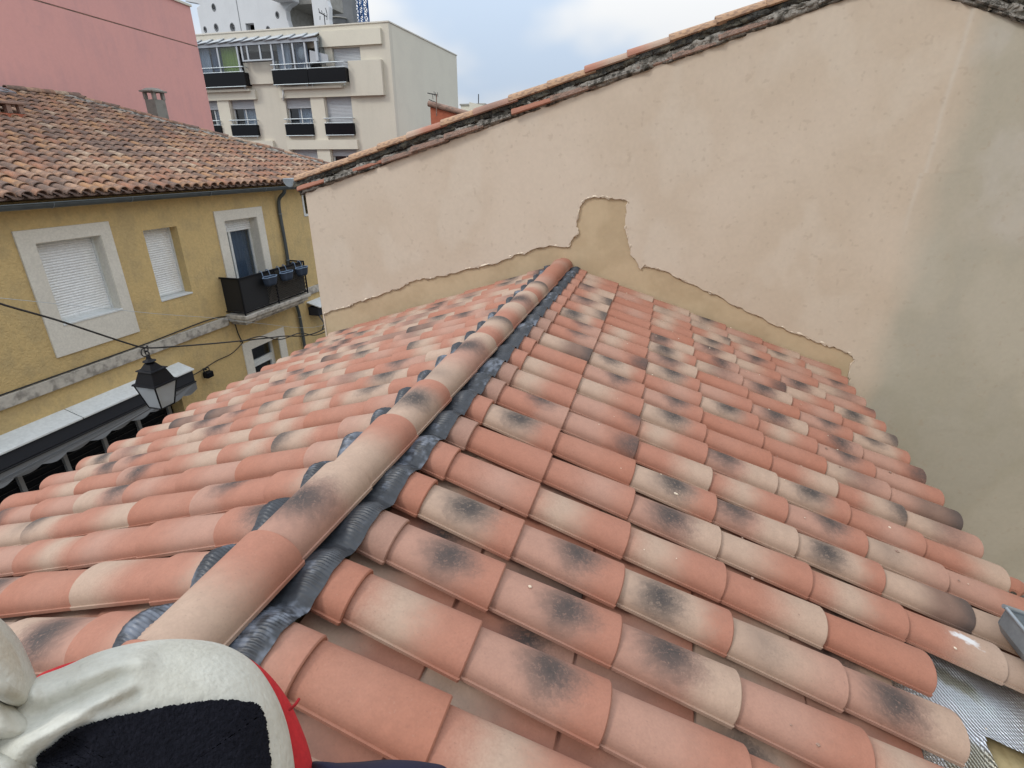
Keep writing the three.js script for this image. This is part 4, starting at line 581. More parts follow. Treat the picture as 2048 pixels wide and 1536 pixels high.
// ================================================================== apartment block (local x along the front, z towards the viewer)
{
  const ZA = -30, XA = -14.93; const A = thing('apartment_block', 'cream five storey apartment block with glazed verandas and dark glass balconies', 'building', [XA, 0, ZA]);
  const q = (px, py) => { const p = onZ(px, py, ZA); return [p.x - XA, p.y]; };
  const T = q(775, 44)[1]; const W = -15;
  const fl = [q(700, 190)[1], q(690, 275)[1]];      // lintel of the middle row, ledge under it
  const rowY = [q(690, 168)[1], q(690, 275)[1], q(690, 275)[1] - 2.71, q(690, 275)[1] - 5.42];   // floor levels
  const xs = { w0: [q(414, 235)[0], q(440, 235)[0]], w1: [q(466, 235)[0], q(513, 235)[0]], w2: [q(575, 235)[0], q(625, 235)[0]], w3: [q(655, 235)[0], q(706, 235)[0]] };
  const holes = []; const wins = [];
  for (const [ri, fy] of rowY.slice(1).entries()) for (const [k, [a, b]] of Object.values(xs).entries()) { const w = [a, b, fy + 0.12, fy + 2.12]; holes.push(rect(...w).reverse()); wins.push({ w, ri, k }); }
  // top storey is set back: loggia strip
  const topFloor = rowY[0], par = T - 0.95;
  holes.push(rect(W + 0.3, q(640, 100)[0], topFloor + 0.15, par).reverse()); holes.push(rect(q(664, 100)[0], q(720, 100)[0], topFloor + 0.15, par - 0.08).reverse());
  part('wall', poly(rect(W, 0, 0, T), 0.35, holes), M.apt, A).position.z = -0.35;
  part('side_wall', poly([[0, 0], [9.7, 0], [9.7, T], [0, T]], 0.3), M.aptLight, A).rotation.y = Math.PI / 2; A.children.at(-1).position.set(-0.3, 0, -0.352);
  part('rear_wall', bx(W, -0.3, 0, T - 0.1, -10.2, -9.9), M.apt, A); part('end_wall', bx(W, W + 0.3, 0, T - 0.1, -9.9, -0.36), M.apt, A); part('roof', bx(W + 0.3, -0.3, T - 0.5, T - 0.4, -9.9, -0.36), M.concrete, A);
  part('coping', merge([bx(W, 0.04, T, T + 0.06, -0.4, 0.04), bx(-0.34, 0.04, T, T + 0.06, -10.1, -0.4)]), M.stoneFrame, A);
  part('room', merge([bx(W + 0.3, -0.3, 0, T - 0.5, -1.9, -1.8), ...rowY.map((y) => bx(W + 0.3, -0.3, y - 0.2, y, -1.8, -0.36))]), M.room, A);
  const curt = globalThis.__curt, slats = globalThis.__slats;
  // ledges between storeys
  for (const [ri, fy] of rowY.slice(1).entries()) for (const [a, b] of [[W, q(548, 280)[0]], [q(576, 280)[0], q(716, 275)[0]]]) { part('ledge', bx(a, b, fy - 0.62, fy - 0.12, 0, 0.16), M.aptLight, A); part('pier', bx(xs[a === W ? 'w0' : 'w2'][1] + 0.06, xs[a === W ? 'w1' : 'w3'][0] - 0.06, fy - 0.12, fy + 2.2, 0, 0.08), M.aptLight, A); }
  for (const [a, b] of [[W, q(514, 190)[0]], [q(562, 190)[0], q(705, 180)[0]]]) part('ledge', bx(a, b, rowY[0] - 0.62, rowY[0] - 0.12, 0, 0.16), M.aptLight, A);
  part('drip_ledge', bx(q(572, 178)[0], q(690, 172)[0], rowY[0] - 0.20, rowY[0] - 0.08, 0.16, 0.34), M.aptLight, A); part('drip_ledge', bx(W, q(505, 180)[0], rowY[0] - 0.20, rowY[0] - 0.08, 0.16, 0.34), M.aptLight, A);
  const windowAt = (w, shut, cur) => {
    const [a, b, c, d] = w; const o = globalThis.__frame('window', w, 0.06, -0.26, -0.2, A); if (shut < d - c - 0.2) part('mullion', bx((a + b) / 2 - 0.03, (a + b) / 2 + 0.03, c + 0.06, d - shut, -0.25, -0.2), M.white, o);
    if (shut > 0) slats(a + 0.005, b - 0.005, d - shut, d - 0.005, -0.13, M.greyShutter, 'shutter', o, 0.07);
    if (shut < d - c - 0.2) { part('pane', bx(a + 0.06, b - 0.06, c, d - shut, -0.24, -0.235), M.smoke, o); if (cur) curt(a + (b - a) * 0.34, b - 0.08, c, d - shut, -0.32, cur, o, 7); }
    return o;
  };
  const balcony = (x0, x1, y0, hgt = 0.95, z = 0.20, parent = A) => {
    const o = part('balcony_rail', merge([bar([x0, y0 + hgt, z], [x1, y0 + hgt, z], 0.03), bar([x0, y0 + hgt - 0.24, z], [x1, y0 + hgt - 0.24, z], 0.022), bar([x0, y0 + 0.02, z], [x1, y0 + 0.02, z], 0.025), bar([x0, y0 + hgt, 0], [x0, y0 + hgt, z], 0.028), bar([x1, y0 + hgt, 0], [x1, y0 + hgt, z], 0.028), bar([x0 + 0.15, y0 - 0.12, z - 0.07], [x0 + 0.15, y0 + hgt, z - 0.07], 0.02), bar([x1 - 0.15, y0 - 0.12, z - 0.07], [x1 - 0.15, y0 + hgt, z - 0.07], 0.02)]), M.rail, parent);
    part('glass_panel', merge([bx(x0, x1, y0 + 0.05, y0 + hgt - 0.27, z - 0.03, z - 0.015), bx(x0, x0 + 0.012, y0 + 0.05, y0 + hgt - 0.27, 0.01, z - 0.03), bx(x1 - 0.012, x1, y0 + 0.05, y0 + hgt - 0.27, 0.01, z - 0.03)]), M.railGlass, o); return o;
  };
  const shutOf = { '0,0': 0.5, '0,1': 0.5, '0,2': 0.55, '0,3': 1.98, '1,0': 0.5, '1,1': 1.98, '1,2': 1.98, '1,3': 0.4, '2,0': 0.5, '2,1': 0.5, '2,2': 0.5, '2,3': 0.5 };
  for (const { w, ri, k } of wins) { windowAt(w, shutOf[ri + ',' + k], ri === 0 ? [M.curtain, M.curtain, M.curtain, null][k] : null); balcony(w[0] - 0.12, w[1] + 0.08, w[2] - 0.02, 0.9); }
  // top storey: veranda with glazed front and sloping glass roof
  const b0 = [W, q(504, 170)[0]], b1 = [q(558, 165)[0], q(702, 160)[0]];
  balcony(b0[0], b0[1], rowY[0], 1.0, 0.52); balcony(b1[0], q(627, 160)[0], rowY[0], 1.0, 0.52); balcony(q(627, 160)[0] + 0.03, b1[1], rowY[0], 1.0, 0.52);
  const vt = q(630, 84)[1] - 0.05, vz = 0.44; const V = part('veranda', merge([bx(W, q(645, 82)[0], vt, vt + 0.16, vz - 0.1, vz + 0.06), bx(q(640, 100)[0], q(645, 100)[0], rowY[0] + 1.1, vt, vz - 0.08, vz + 0.05)]), M.alu, A);
  const posts = [410, 449, 488, 497, 508, 533, 556, 578, 598, 622].map((p) => q(p, 120)[0]); for (const [i, x] of posts.entries()) part('post', bx(x - 0.05, x + 0.05, rowY[0] + (i < 3 || i > 5 ? 0.4 : 1.25), vt, vz - 0.06, vz + 0.02), M.alu, V);
  part('pane', bx(W, posts[2], rowY[0] + 0.1, vt, vz - 0.03, vz - 0.025), M.smoke, V); part('pane', bx(posts[6], posts[9], rowY[0] + 0.1, vt, vz - 0.03, vz - 0.025), M.smoke, V); part('pane', bx(posts[3], posts[6], rowY[0] + 1.3, vt, vz - 0.03, vz - 0.025), M.smoke, V);
  part('panel', bx(posts[2], posts[6], rowY[0] + 0.15, rowY[0] + 1.25, -0.1, 0.12), M.apt, V);
  part('window_sill', bx(posts[3], posts[6], rowY[0] + 1.25, rowY[0] + 1.32, vz - 0.08, vz + 0.05), M.alu, V);
  for (let i = 0; i < 11; i++) { const x = lerp(W + 2.2, q(640, 80)[0], i / 11); const g = bx(-0.5, 0.45, -0.02, 0.02, -0.36, 0.36); g.rotateX(0.42); const o = part('roof_pane', g, M.alu, V); o.position.set(x + 0.4, vt + 0.33, 0.28); o.rotation.z = 0.10; }
  curt(posts[1] + 0.05, posts[2] - 0.15, rowY[0] + 0.1, vt, 0.24, M.greenCurtain, V, 6); curt(posts[0] - 0.3, posts[0] + 0.6, rowY[0] + 0.1, vt, 0.24, M.curtain, V, 5); curt(posts[0] + 0.7, posts[1], rowY[0] + 0.1, vt, 0.22, M.blueCurtain, V, 5); curt(posts[6] + 0.2, posts[7] + 0.3, rowY[0] + 0.1, vt, 0.22, M.curtain, V, 4); curt(posts[8], posts[9], rowY[0] + 0.1, vt, 0.22, M.blueCurtain, V, 3);
  part('lamp_globe', (() => { const g = new THREE.SphereGeometry(0.34, 18, 14); g.scale(0.8, 0.95, 0.3); g.translate(q(608, 108)[0], q(608, 108)[1], 0.2); return g; })(), M.white, V);
  // end screens of the veranda and the loggia with its shutter
  part('end_screen', bx(q(645, 82)[0], q(646, 82)[0] + 0.02, rowY[0] + 0.9, vt + 0.25, 0.01, vz + 0.05), M.smoke, V);
  const scr = poly([q(628, 103), q(648, 108), q(664, 112), q(666, 128), q(630, 130)].map(([x, y]) => [x, y]), 0.03); part('side_screen', scr, M.greyShutter, V).position.z = 0.4;
  const lw = [q(664, 100)[0], q(720, 100)[0], topFloor + 0.15, par - 0.08]; windowAt(lw, lw[3] - lw[2] - 0.02, null);
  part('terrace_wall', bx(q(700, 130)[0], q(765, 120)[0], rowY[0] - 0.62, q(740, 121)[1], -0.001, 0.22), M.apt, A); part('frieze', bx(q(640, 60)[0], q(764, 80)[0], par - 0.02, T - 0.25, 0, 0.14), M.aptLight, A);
  part('spout', tube([[q(571, 185)[0], rowY[0] - 0.2, 0.2], [q(572, 190)[0], rowY[0] - 0.45, 0.25], [q(568, 195)[0], rowY[0] - 0.7, 0.1]], 0.05, 12), M.white, A);
}
delete globalThis.__curt; delete globalThis.__slats; delete globalThis.__frame;
// ================================================================== white tower, grey tower and crane mast far behind
{
  const ZT = -62; const q = (px, py, Z = ZT) => { const p = onZ(px, py, Z); return [p.x, p.y]; };
  const o = q(490, 60); const t = thing('white_tower', 'white rounded concrete tower block pierced by small round portholes', 'building', [o[0], 0, ZT]);
  const L = (px, py) => { const p = q(px, py); return [p[0] - o[0], p[1]]; };
  const body = [[L(404, 65)[0], 0], [L(404, 65)[0], L(404, 15)[1]], L(402, 10), L(395, 6), L(372, 2), [L(372, 2)[0], L(400, -60)[1]], [L(592, 0)[0], L(592, -60)[1]], L(590, 2), L(586, 6), L(576, 12), L(571, 20), L(574, 40), [L(581, 60)[0], L(581, 60)[1]], [L(583, 60)[0], 0]];
  const holes = []; const ports = [[428, 15, 4.6], [433, 55, 4.8], [465.5, 55, 5.6], [555, 30, 4], [537, 60, 4.6], [411, 59, 3.6]]; for (const [a, b, r] of ports) { const c = L(a, b), rr = r * 0.062; const h = []; for (let i = 0; i < 16; i++) h.push([c[0] + rr * 0.85 * Math.cos(i / 8 * Math.PI), c[1] - rr * 1.2 * Math.sin(i / 8 * Math.PI)]); holes.push(h); }
  const wq = [L(494, 64), L(508, 46)]; holes.push(rect(wq[0][0], wq[1][0], wq[0][1], wq[1][1]).reverse());
  part('facade', poly(body, 0.7, holes, 0.05), M.tower, t).position.z = -0.7; part('interior', merge([bx(L(404, 60)[0], L(575, 60)[0], 0, L(500, -60)[1], -6.2, -6), bx(L(404, 60)[0], L(404, 60)[0] + 0.3, 0, L(500, -60)[1], -6, -0.72), bx(L(571, 60)[0] - 0.3, L(571, 60)[0], 0, L(500, -60)[1], -6, -0.72), bx(L(404, 60)[0] + 0.3, L(571, 60)[0] - 0.3, L(500, -60)[1] - 0.3, L(500, -60)[1], -6, -0.72)]), M.concrete, t);
  for (const [a, b, r] of ports) { const c = L(a, b), rr = r * 0.062; const g = new THREE.TorusGeometry(rr, 0.07, 6, 20); g.scale(0.85, 1.2, 1); part('porthole_ring', g, M.towerGrey, t).position.set(c[0], c[1], 0.03); }
  part('seam', bx(L(478, 30)[0] - 0.03, L(478, 30)[0] + 0.03, L(478, 66)[1], L(478, -20)[1], 0.05, 0.08), M.towerGrey, t);
  part('balcony', rbx(L(558, 4)[0], L(592, 4)[0], L(575, 6)[1], L(575, -8)[1], 0.06, 1.6, 0.2), M.tower, t);
  { const yb = L(600, 4)[1], zr = ZT * (yb - H) / (L(600, 34)[1] - H) - ZT; part('bridge_slab', bx(L(560, 20)[0], L(632, 20)[0], yb, yb + 6, zr, -0.9), M.concrete, t); part('bridge_wall', bx(L(560, 20)[0], L(600, 20)[0] - 1.2, yb - 4, yb, zr - 0.3, zr), M.concrete, t); }
  const col = [[L(630, 60)[0], 0], [L(626, 0)[0], L(626, -50)[1]], [L(655, 0)[0], L(655, -50)[1]], L(655, 3), L(659, 15), L(659, 40), [L(663, 60)[0], L(663, 60)[1]], [L(663, 60)[0], 0]]; part('stair_column', poly(col, 0.5, [], 0.1), M.tower, t).position.z = -0.4;
  const an = thing('television_antenna', 'dark multi element television antenna in front of the white tower column', 'antenna', [q(649, 60, -33)[0], q(649, 60, -33)[1] - 1.0, -33]); const m = (px, py) => { const p = q(px, py, -33); return new THREE.Vector3(p[0], p[1], -33).sub(an.position); };
  part('mast', bar(m(650, 56), m(648, 26), 0.025), M.black, an); part('boom', bar(m(638, 24), m(653, 33), 0.03), M.black, an); for (const [a, b, c, d] of [[637, 17, 640, 27], [643, 21, 645, 29], [651, 16, 654, 27], [640, 32, 640, 40], [654, 28, 654, 40]]) part('element', bar(m(a, b), m(c, d), 0.02), M.black, an);
  an.children[0].geometry = bar(m(650, 56).add(new THREE.Vector3(0, -1.2, 0)), m(648, 26), 0.025);
}
{
  const ZT = -75; const q = (px, py) => onZ(px, py, ZT); const c = q(680, 50); const t = thing('grey_tower', 'dark grey concrete tower with a curved balcony beside the blue crane mast', 'building', [c.x, 0, ZT]);
  const w = (q(708, 30).x - q(652, 30).x) / 2; part('shaft', bx(-w, w, 0, q(690, -70).y, -1.1, 0), M.towerGrey, t);
  part('balcony', (() => { const g = new THREE.CylinderGeometry(w * 0.62, w * 0.55, q(686, 38).y - q(686, 50).y, 24); g.translate(-w * 0.1, (q(686, 38).y + q(686, 50).y) / 2, 0); return g; })(), M.towerGrey, t); part('balcony_rim', (() => { const g = new THREE.TorusGeometry(w * 0.62, 0.09, 6, 30); g.rotateX(Math.PI / 2); g.translate(-w * 0.1, q(686, 38).y, 0); return g; })(), M.concrete, t);
  part('window', bx(-w * 0.35, w * 0.25, q(680, 20).y, q(680, 10).y, 0.01, 0.1), M.railGlass, t); part('pipe', bar([-w * 0.45, q(680, 40).y, 0.2], [-w * 0.45, q(680, -40).y, 0.2], 0.12), M.concrete, t);
}
{
  const ZC = -80; const q = (px, py) => onZ(px, py, ZC); const c = q(723, 30); const t = thing('crane_mast', 'blue steel lattice crane mast rising above the apartment roof', 'crane', [c.x, 0, ZC]);
  const w = (q(732, 30).x - q(714, 30).x) / 2, top = q(723, -70).y, list = [];
  for (const [a, b] of [[1, 1], [1, -1], [-1, 1], [-1, -1]]) part('mast_leg', bar([a * w, 0, b * w], [a * w, top, b * w], 0.12), M.craneBlue, t);
  for (let y = 8, k = 0; y < top; y += w * 1.5, k++) for (const s of [1, -1]) { list.push(bar([-w, y, s * w], [w, y + w * 1.5 * (k % 2 ? 1 : 1), s * w], 0.06, 4), bar([w, y, s * w], [-w, y + w * 1.5, s * w], 0.06, 4), bar([s * w, y, -w], [s * w, y + w * 1.5, w], 0.06, 4), bar([-w, y, s * w], [w, y, s * w], 0.06, 4)); } part('bracing', merge(list), M.craneBlue, t);
}
// small far houses beyond the gable
{
  const Z1 = -24; const q = (px, py, Z = Z1) => onZ(px, py, Z); const a = q(862, 245); const t = thing('orange_house', 'small brick orange house with tiled verge behind the gable wall', 'house', [a.x, 0, Z1]);
  const pts = [[0, 0], [q(940, 250).x - a.x, 0], [q(940, 250).x - a.x, q(940, 232).y], [0, q(862, 210).y]]; part('wall', poly(pts, 6), M.redOrange, t).position.z = -6;
  const g = bar([-0.06, q(860, 207).y, 0.02], [q(940, 229).x - a.x, q(940, 229).y, 0.02], 0.12, 8); part('verge', metric(g), M.oldBrown, t); const roofG = bx(0, 2.4, 0, 0.06, -6, -0.1); part('roof', roofG, M.oldBrown, t).position.set(0, q(862, 209).y, 0); t.children.at(-1).rotation.z = Math.atan2(q(940, 232).y - q(862, 210).y, q(940, 250).x - a.x);
  const n = thing('television_antenna', 'rusty roof antenna mast on the small orange house', 'antenna', [q(873, 226).x, q(873, 226).y, Z1 + 0.2]); const m = (px, py) => q(px, py, Z1 + 0.2).sub(n.position);
  part('mast', bar(m(873, 232), m(873, 188), 0.022), M.oldBrown, n); part('boom', bar(m(855, 186), m(874, 190), 0.022), M.black, n); part('boom', bar(m(858, 199), m(873, 205), 0.016), M.black, n); for (const [p, y] of [[868, 187], [871, 189], [875, 189], [865, 193]]) part('element', bar(m(p, y - 4), m(p + 1, y + 5), 0.01), M.black, n);
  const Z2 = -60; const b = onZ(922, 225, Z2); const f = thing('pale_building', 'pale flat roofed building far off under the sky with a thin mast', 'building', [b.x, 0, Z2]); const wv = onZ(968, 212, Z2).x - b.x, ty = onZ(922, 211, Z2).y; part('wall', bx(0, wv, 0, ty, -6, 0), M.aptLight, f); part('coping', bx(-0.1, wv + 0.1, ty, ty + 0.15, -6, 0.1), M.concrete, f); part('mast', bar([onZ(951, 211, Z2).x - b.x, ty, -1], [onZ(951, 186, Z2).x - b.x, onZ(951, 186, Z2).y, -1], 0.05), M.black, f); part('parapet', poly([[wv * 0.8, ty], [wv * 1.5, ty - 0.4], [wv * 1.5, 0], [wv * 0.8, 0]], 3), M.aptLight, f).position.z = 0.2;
}
// ================================================================== ground, street, courtyard
struct('ground', (() => { const g = new THREE.PlaneGeometry(900, 900); g.rotateX(-Math.PI / 2); return metric(g); })(), M.asphalt).position.y = -0.02;
struct('street', bx(-10.1, -3.75, -0.016, 0, -60, 20), M.asphalt);
struct('pavement', bx(-10.2, -8.9, 0.001, 0.12, -60, 20), M.concrete);
struct('courtyard', bx(1.5, 7.2, 0, H - 4.15, -5.66, 3), M.concrete);
{
  const n = thing('added_shade_wall', 'unseen tall beige wall added out of view to shade the courtyard side', 'wall', [5.0, 0, -1.5]); part('render', bx(0, 0.4, 0, 11.0, -4.1, 6.5), M.tan, n);  // unseen wall, added outside the view to block sky light on the right
  // bits lying at the foot of the eave
  const P = onZ(2022, 1163, -3.3); const r = rng(3);
  const led = thing('masonry_ledge', 'rough grey masonry ledge with mortar crumbs below the tile eave', 'wall', [P.x, H - 4.15, -2.9]); const lt = P.y - H + 4.15;
  part('stonework', rbx(0, 0.9, 0, lt, -0.4, 0.4, 0.03), M.concrete, led);
  const crumbs = []; for (let i = 0; i < 26; i++) { const c = new THREE.DodecahedronGeometry(0.012 + 0.03 * r() * r(), 0); c.translate(0.03 + 0.5 * r(), lt + 0.006, -0.36 + 0.7 * r()); crumbs.push(c); } const cm = part('mortar_crumbs', metric(merge(crumbs)), M.mortar, led); cm.userData.kind = 'stuff';
  const Q = onZ(2036, 1168, -3.1); const sh = thing('tile_shard', 'broken terracotta tile shard leaning on the grey masonry ledge', 'tile', [Q.x, P.y, -3.1]); const so = part('shard', tileGeo({ len: 0.13, aT: 0.03, aB: 0.07, bT: 0.03, bB: 0.06, flange: 0, seg: 6 }), CLAY[10], sh); so.rotation.set(0.3, 1.0, -0.5); so.position.set(0, 0.06, 0);
}
// loose zinc gutter end lying on the last tiles of the right slope
{
  const P = onZ(1999, 1214, -2.1); const t = thing('zinc_gutter_end', 'loose grey zinc gutter end lying on the lowest terracotta tiles', 'gutter', [P.x, P.y - 0.13, P.z]); t.rotation.set(0, 0.06, -0.22);
  // trough across x, length towards the viewer along z, closed at its far end
  const pr = [[0, 0.13], [0.012, 0.05], [0.05, 0.006], [0.11, 0.0], [0.17, 0.03], [0.185, 0.12]]; const out = [...pr, ...pr.slice().reverse().map(([a, b], i) => [a + (i > 2 ? 0.004 : -0.004), b + (b > 0.1 ? 0 : 0.004)])];
  part('trough', poly(out, 0.85), M.zinc, t); part('end_plate', poly(pr.slice().reverse(), 0.004), M.zinc, t).position.z = -0.005;
  part('bead', bar([-0.006, 0.132, 0], [-0.006, 0.132, 0.85], 0.008, 10), M.zinc, t); part('bead', bar([-0.015, 0.134, -0.004], [0.2, 0.124, -0.004], 0.009, 10), M.zinc, t);
}
// ================================================================== glove close to the lens, and the navy cloth at the lower edge
{
  const D = 0.34; const c0 = ray(330, 1500).multiplyScalar(D).add(camera.position); const nrm = ray(330, 1500).negate();
  const glove = thing('work_glove', 'cream leather work glove with red edging and a black patch', 'glove', [c0.x, c0.y, c0.z]);
  const onG = (px, py, dd = 0) => { const d = ray(px, py); const t = (c0.clone().sub(camera.position).dot(nrm) + 0) / d.dot(nrm); return d.multiplyScalar(t).add(camera.position).sub(c0); };
  const up = new THREE.Vector3().setFromMatrixColumn(camM, 1), rt = new THREE.Vector3().setFromMatrixColumn(camM, 0);
  const dense = (L, n) => { const cv = new THREE.CatmullRomCurve3(L.map(([a, b]) => new THREE.Vector3(a, b, 0)), true, 'centripetal'); return cv.getPoints(n).slice(0, n).map((p) => [p.x, p.y]); };
  // folds of the leather: [x0,y0,x1,y1,width,height mm]
  const folds = [[60, 1455, 290, 1345, 20, -8], [130, 1395, 330, 1322, 26, 5], [30, 1520, 290, 1380, 20, 7], [50, 1555, 200, 1480, 16, -7], [180, 1445, 300, 1390, 11, -4], [20, 1420, 110, 1390, 26, 5], [80, 1350, 180, 1338, 16, -3]];
  const fold = (x, y) => { let h = 0; for (const [a, b, c, d, w, k] of folds) { const vx = c - a, vy = d - b, t = Math.max(0, Math.min(1, ((x - a) * vx + (y - b) * vy) / (vx * vx + vy * vy))); const q = Math.hypot(x - a - t * vx, y - b - t * vy); h += k * Math.exp(-((q / w) ** 2)) * sm(0, 0.25, t) * sm(1, 0.75, t); } return h * 0.001 + 0.0016 * (fbm(x / 55 + 50, y / 55 + 50, 4096, 4, 17) - 0.5); };
  function pillow(outline, center, hgt, opt = {}) {   // a rounded body that swells towards the viewer and has a back
    const { n = 200, m = 60, lift = 0, power = 0.5, foldK = 1, depth = 0.012, tip = 1 } = opt; const O = dense(outline, n); const pos = [], idx = [], uv = [];
    for (let j = 0; j <= m; j++) for (let i = 0; i < n; i++) { const v = j / m, k = 1 - Math.pow(v, 1.6) * 1, px = lerp(center[0], O[i][0], 1 - v * v * 0 - (1 - k) * 1), py = lerp(center[1], O[i][1], k); const X = lerp(center[0], O[i][0], k); const e = 1 - k; const h = hgt * Math.pow(Math.min(1, 1 - (1 - Math.min(1, e * 2.2)) ** 2), power) + lift + foldK * fold(X, py) * sm(0, 0.12, e); const p = onG(X, py).addScaledVector(nrm, h); pos.push(p.x, p.y, p.z); uv.push(X / 300, py / 300); }
    const fr = (m + 1) * n; for (let i = 0; i < n; i++) { const p = onG(O[i][0], O[i][1]).multiplyScalar(0.97).addScaledVector(nrm, lift - depth); pos.push(p.x, p.y, p.z); uv.push(0, 0); }
    for (let j = 0; j < m; j++) for (let i = 0; i < n; i++) { const b = (i + 1) % n; idx.push(j * n + i, (j + 1) * n + i, j * n + b, j * n + b, (j + 1) * n + i, (j + 1) * n + b); }
    for (let i = 0; i < n; i++) { const b = (i + 1) % n; idx.push(i, b, fr + i, b, fr + b, fr + i); }
    const c = onG(center[0], center[1]).addScaledVector(nrm, lift - depth); pos.push(c.x, c.y, c.z); uv.push(0, 0); const ci = fr + n; for (let i = 0; i < n; i++) idx.push(fr + i, fr + (i + 1) % n, ci);
    const g = new THREE.BufferGeometry(); g.setAttribute('position', new THREE.Float32BufferAttribute(pos, 3)); g.setAttribute('uv', new THREE.Float32BufferAttribute(uv, 2)); g.setIndex(idx); g.computeVertexNormals(); return g;
  }
  const leather = new THREE.MeshPhysicalMaterial({ roughness: 0.85, sheen: 0.3, sheenRoughness: 0.7, bumpMap: greyTex(512, 512, (u, v) => 0.2 + 0.6 * fbm(u * 60, v * 60, 60, 4, 2)), bumpScale: 0.0011, map: colorTex(512, 512, (u, v) => { const n = fbm(u * 5, v * 5, 5, 5, 711), s = fbm(u * 3 + 2, v * 3, 3, 4, 715); let c = mix3([0.52, 0.512, 0.45], [0.455, 0.44, 0.375], sm(0.35, 0.7, n)); c = mix3(c, [0.45, 0.38, 0.28], 0.55 * sm(0.62, 0.78, s)); const g = 0.94 + 0.12 * fbm(u * 80, v * 80, 80, 2, 3); return c.map((q) => q * g); }) });
  const body = pillow([[30, 1400], [70, 1360], [130, 1335], [200, 1305], [290, 1284], [380, 1280], [450, 1292], [505, 1325], [545, 1380], [570, 1440], [583, 1500], [590, 1560], [600, 1680], [560, 1800], [300, 1850], [60, 1800], [-60, 1680], [-40, 1500]], [270, 1590], 0.034, { m: 80 });
  const thumb = pillow([[-60, 1200], [0, 1236], [35, 1275], [62, 1330], [80, 1385], [78, 1410], [55, 1420], [20, 1405], [-40, 1400], [-120, 1380], [-140, 1260]], [-30, 1330], 0.024, { n: 100, m: 30, lift: 0.028, foldK: 0.8, depth: 0.02 });
  const roll = pillow([[-80, 1370], [0, 1385], [40, 1410], [80, 1448], [84, 1470], [60, 1480], [0, 1482], [-90, 1490], [-140, 1430]], [-20, 1440], 0.014, { n: 100, m: 30, lift: 0.024, foldK: 0.6, depth: 0.02 });
  const low = pillow([[-90, 1480], [0, 1500], [60, 1508], [96, 1530], [100, 1580], [60, 1640], [-100, 1640], [-140, 1540]], [-20, 1570], 0.014, { n: 100, m: 30, lift: 0.024, foldK: 0.6, depth: 0.02 });
  part('leather', metric(merge([body, thumb, roll, low])), leather, glove); for (const q of [leather.map, leather.bumpMap]) q.repeat.set(9, 9);
  const redM = new THREE.MeshStandardMaterial({ roughness: 0.9, bumpMap: grain, bumpScale: 0.0008, map: colorTex(128, 128, (u, v) => { const n = fbm(u * 20, v * 20, 20, 3, 4); return mix3([0.50, 0.018, 0.022], [0.36, 0.012, 0.016], n); }) });
  const red = pillow([[60, 1352], [100, 1330], [150, 1314], [210, 1296], [300, 1290], [420, 1285], [470, 1296], [525, 1326], [578, 1386], [610, 1450], [628, 1500], [638, 1545], [646, 1640], [600, 1780], [300, 1800], [60, 1700], [0, 1500]], [300, 1590], 0.012, { n: 200, m: 30, lift: -0.012, foldK: 0 }); part('red_binding', metric(red), redM, glove); redM.map.repeat.set(40, 40);
  part('loose_thread', tube([onG(578, 1420).addScaledVector(nrm, 0.001), onG(588, 1410).addScaledVector(nrm, 0.004), onG(594, 1402).addScaledVector(nrm, 0.003), onG(597, 1399).addScaledVector(nrm, 0.001)], 0.0008, 12), redM, glove);
  // patch: cut cloth lying on the leather
  {
    const r = rng(8); const O = dense([[98, 1545], [100, 1515], [130, 1492], [160, 1470], [210, 1448], [270, 1434], [340, 1420], [400, 1411], [470, 1409], [505, 1418], [516, 1440], [522, 1480], [526, 1540], [530, 1640], [400, 1700], [200, 1700], [96, 1640]], 420).map(([a, b]) => [a + (r() - 0.5) * 4, b + (r() - 0.5) * 4]);
    const C = [310, 1570], m = 40, n = O.length, pos = [], idx = [], uv = []; const mainH = (X, py) => { let best = 0; const dx = X - 270, dy = py - 1590; const OB = mainOutline; let k = 1; const th = Math.atan2(dy, dx); const R = radius(th); const e = Math.max(0, 1 - Math.hypot(dx, dy) / R); return 0.034 * Math.pow(Math.min(1, 1 - (1 - Math.min(1, e * 2.2)) ** 2), 0.5) + fold(X, py) * sm(0, 0.12, e); };
    const mainOutline = dense([[30, 1400], [70, 1360], [130, 1335], [200, 1305], [290, 1284], [380, 1280], [450, 1292], [505, 1325], [545, 1380], [570, 1440], [583, 1500], [590, 1560], [600, 1680], [560, 1800], [300, 1850], [60, 1800], [-60, 1680], [-40, 1500]], 720);
    const tab = mainOutline.map(([x, y]) => [Math.atan2(y - 1590, x - 270), Math.hypot(x - 270, y - 1590)]).sort((a, b) => a[0] - b[0]); const NT = tab.length;
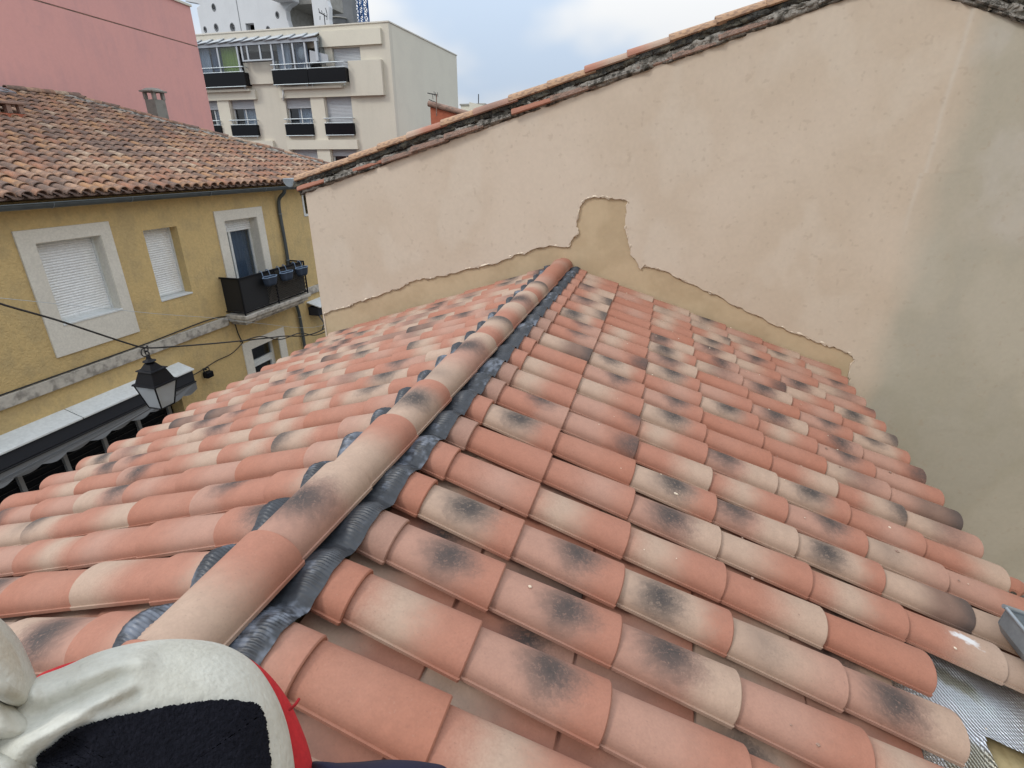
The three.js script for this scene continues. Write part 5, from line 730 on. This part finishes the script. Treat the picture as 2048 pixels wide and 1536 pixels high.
    function radius(th) { let lo = 0, hi = NT; while (lo < hi) { const m2 = (lo + hi) >> 1; if (tab[m2][0] < th) lo = m2 + 1; else hi = m2; } const B2 = tab[lo % NT], A2 = tab[(lo + NT - 1) % NT]; let d = B2[0] - A2[0], e = th - A2[0]; if (d < 0) d += 2 * Math.PI; if (e < 0) e += 2 * Math.PI; return lerp(A2[1], B2[1], d > 1e-9 ? Math.min(1, e / d) : 0); }
    for (let j = 0; j <= m; j++) for (let i = 0; i < n; i++) { const k = j === 0 ? 1 : 1 - (j - 1) / (m - 1) * 0.999; const X = lerp(C[0], O[i][0], j === 1 ? 0.995 : k), py = lerp(C[1], O[i][1], j === 1 ? 0.995 : k); const h = mainH(X, py) + (j === 0 ? -0.001 : 0.0030 + 0.0007 * (fbm(X / 6, py / 6, 4096, 3, 6) - 0.5)); const p = onG(X, py).addScaledVector(nrm, h); pos.push(p.x, p.y, p.z); uv.push(X / 60, py / 60); }
    for (let j = 0; j < m; j++) for (let i = 0; i < n; i++) { const b = (i + 1) % n; idx.push(j * n + i, (j + 1) * n + i, j * n + b, j * n + b, (j + 1) * n + i, (j + 1) * n + b); }
    const g = new THREE.BufferGeometry(); g.setAttribute('position', new THREE.Float32BufferAttribute(pos, 3)); g.setAttribute('uv', new THREE.Float32BufferAttribute(uv, 2)); g.setIndex(idx); g.computeVertexNormals();
    part('patch', metric(g), new THREE.MeshPhysicalMaterial({ roughness: 1, specularIntensity: 0.15, bumpMap: greyTex(256, 256, (u, v) => fbm(u * 40, v * 40, 40, 3, 8), 0.03), bumpScale: 0.001, map: colorTex(256, 256, (u, v) => { const n = fbm(u * 30, v * 30, 30, 3, 9); return mix3([0.005, 0.0055, 0.008], [0.012, 0.012, 0.017], n); }, 0.03) }), glove);
  }
  const cl = thing('navy_cloth', 'dark navy cloth edge bulging up over the terracotta tiles beside the glove', 'cloth', [c0.x, c0.y, c0.z]);
  const cg = pillow([[636, 1545], [640, 1526], [690, 1527], [740, 1525], [800, 1520], [850, 1524], [890, 1536], [900, 1600], [760, 1700], [630, 1620]], [765, 1600], 0.02, { n: 120, m: 24, foldK: 0.3 }); part('fold', metric(cg), plain(0.008, 0.008, 0.03, 0.95), cl);
}
renderer.render(scene, camera);
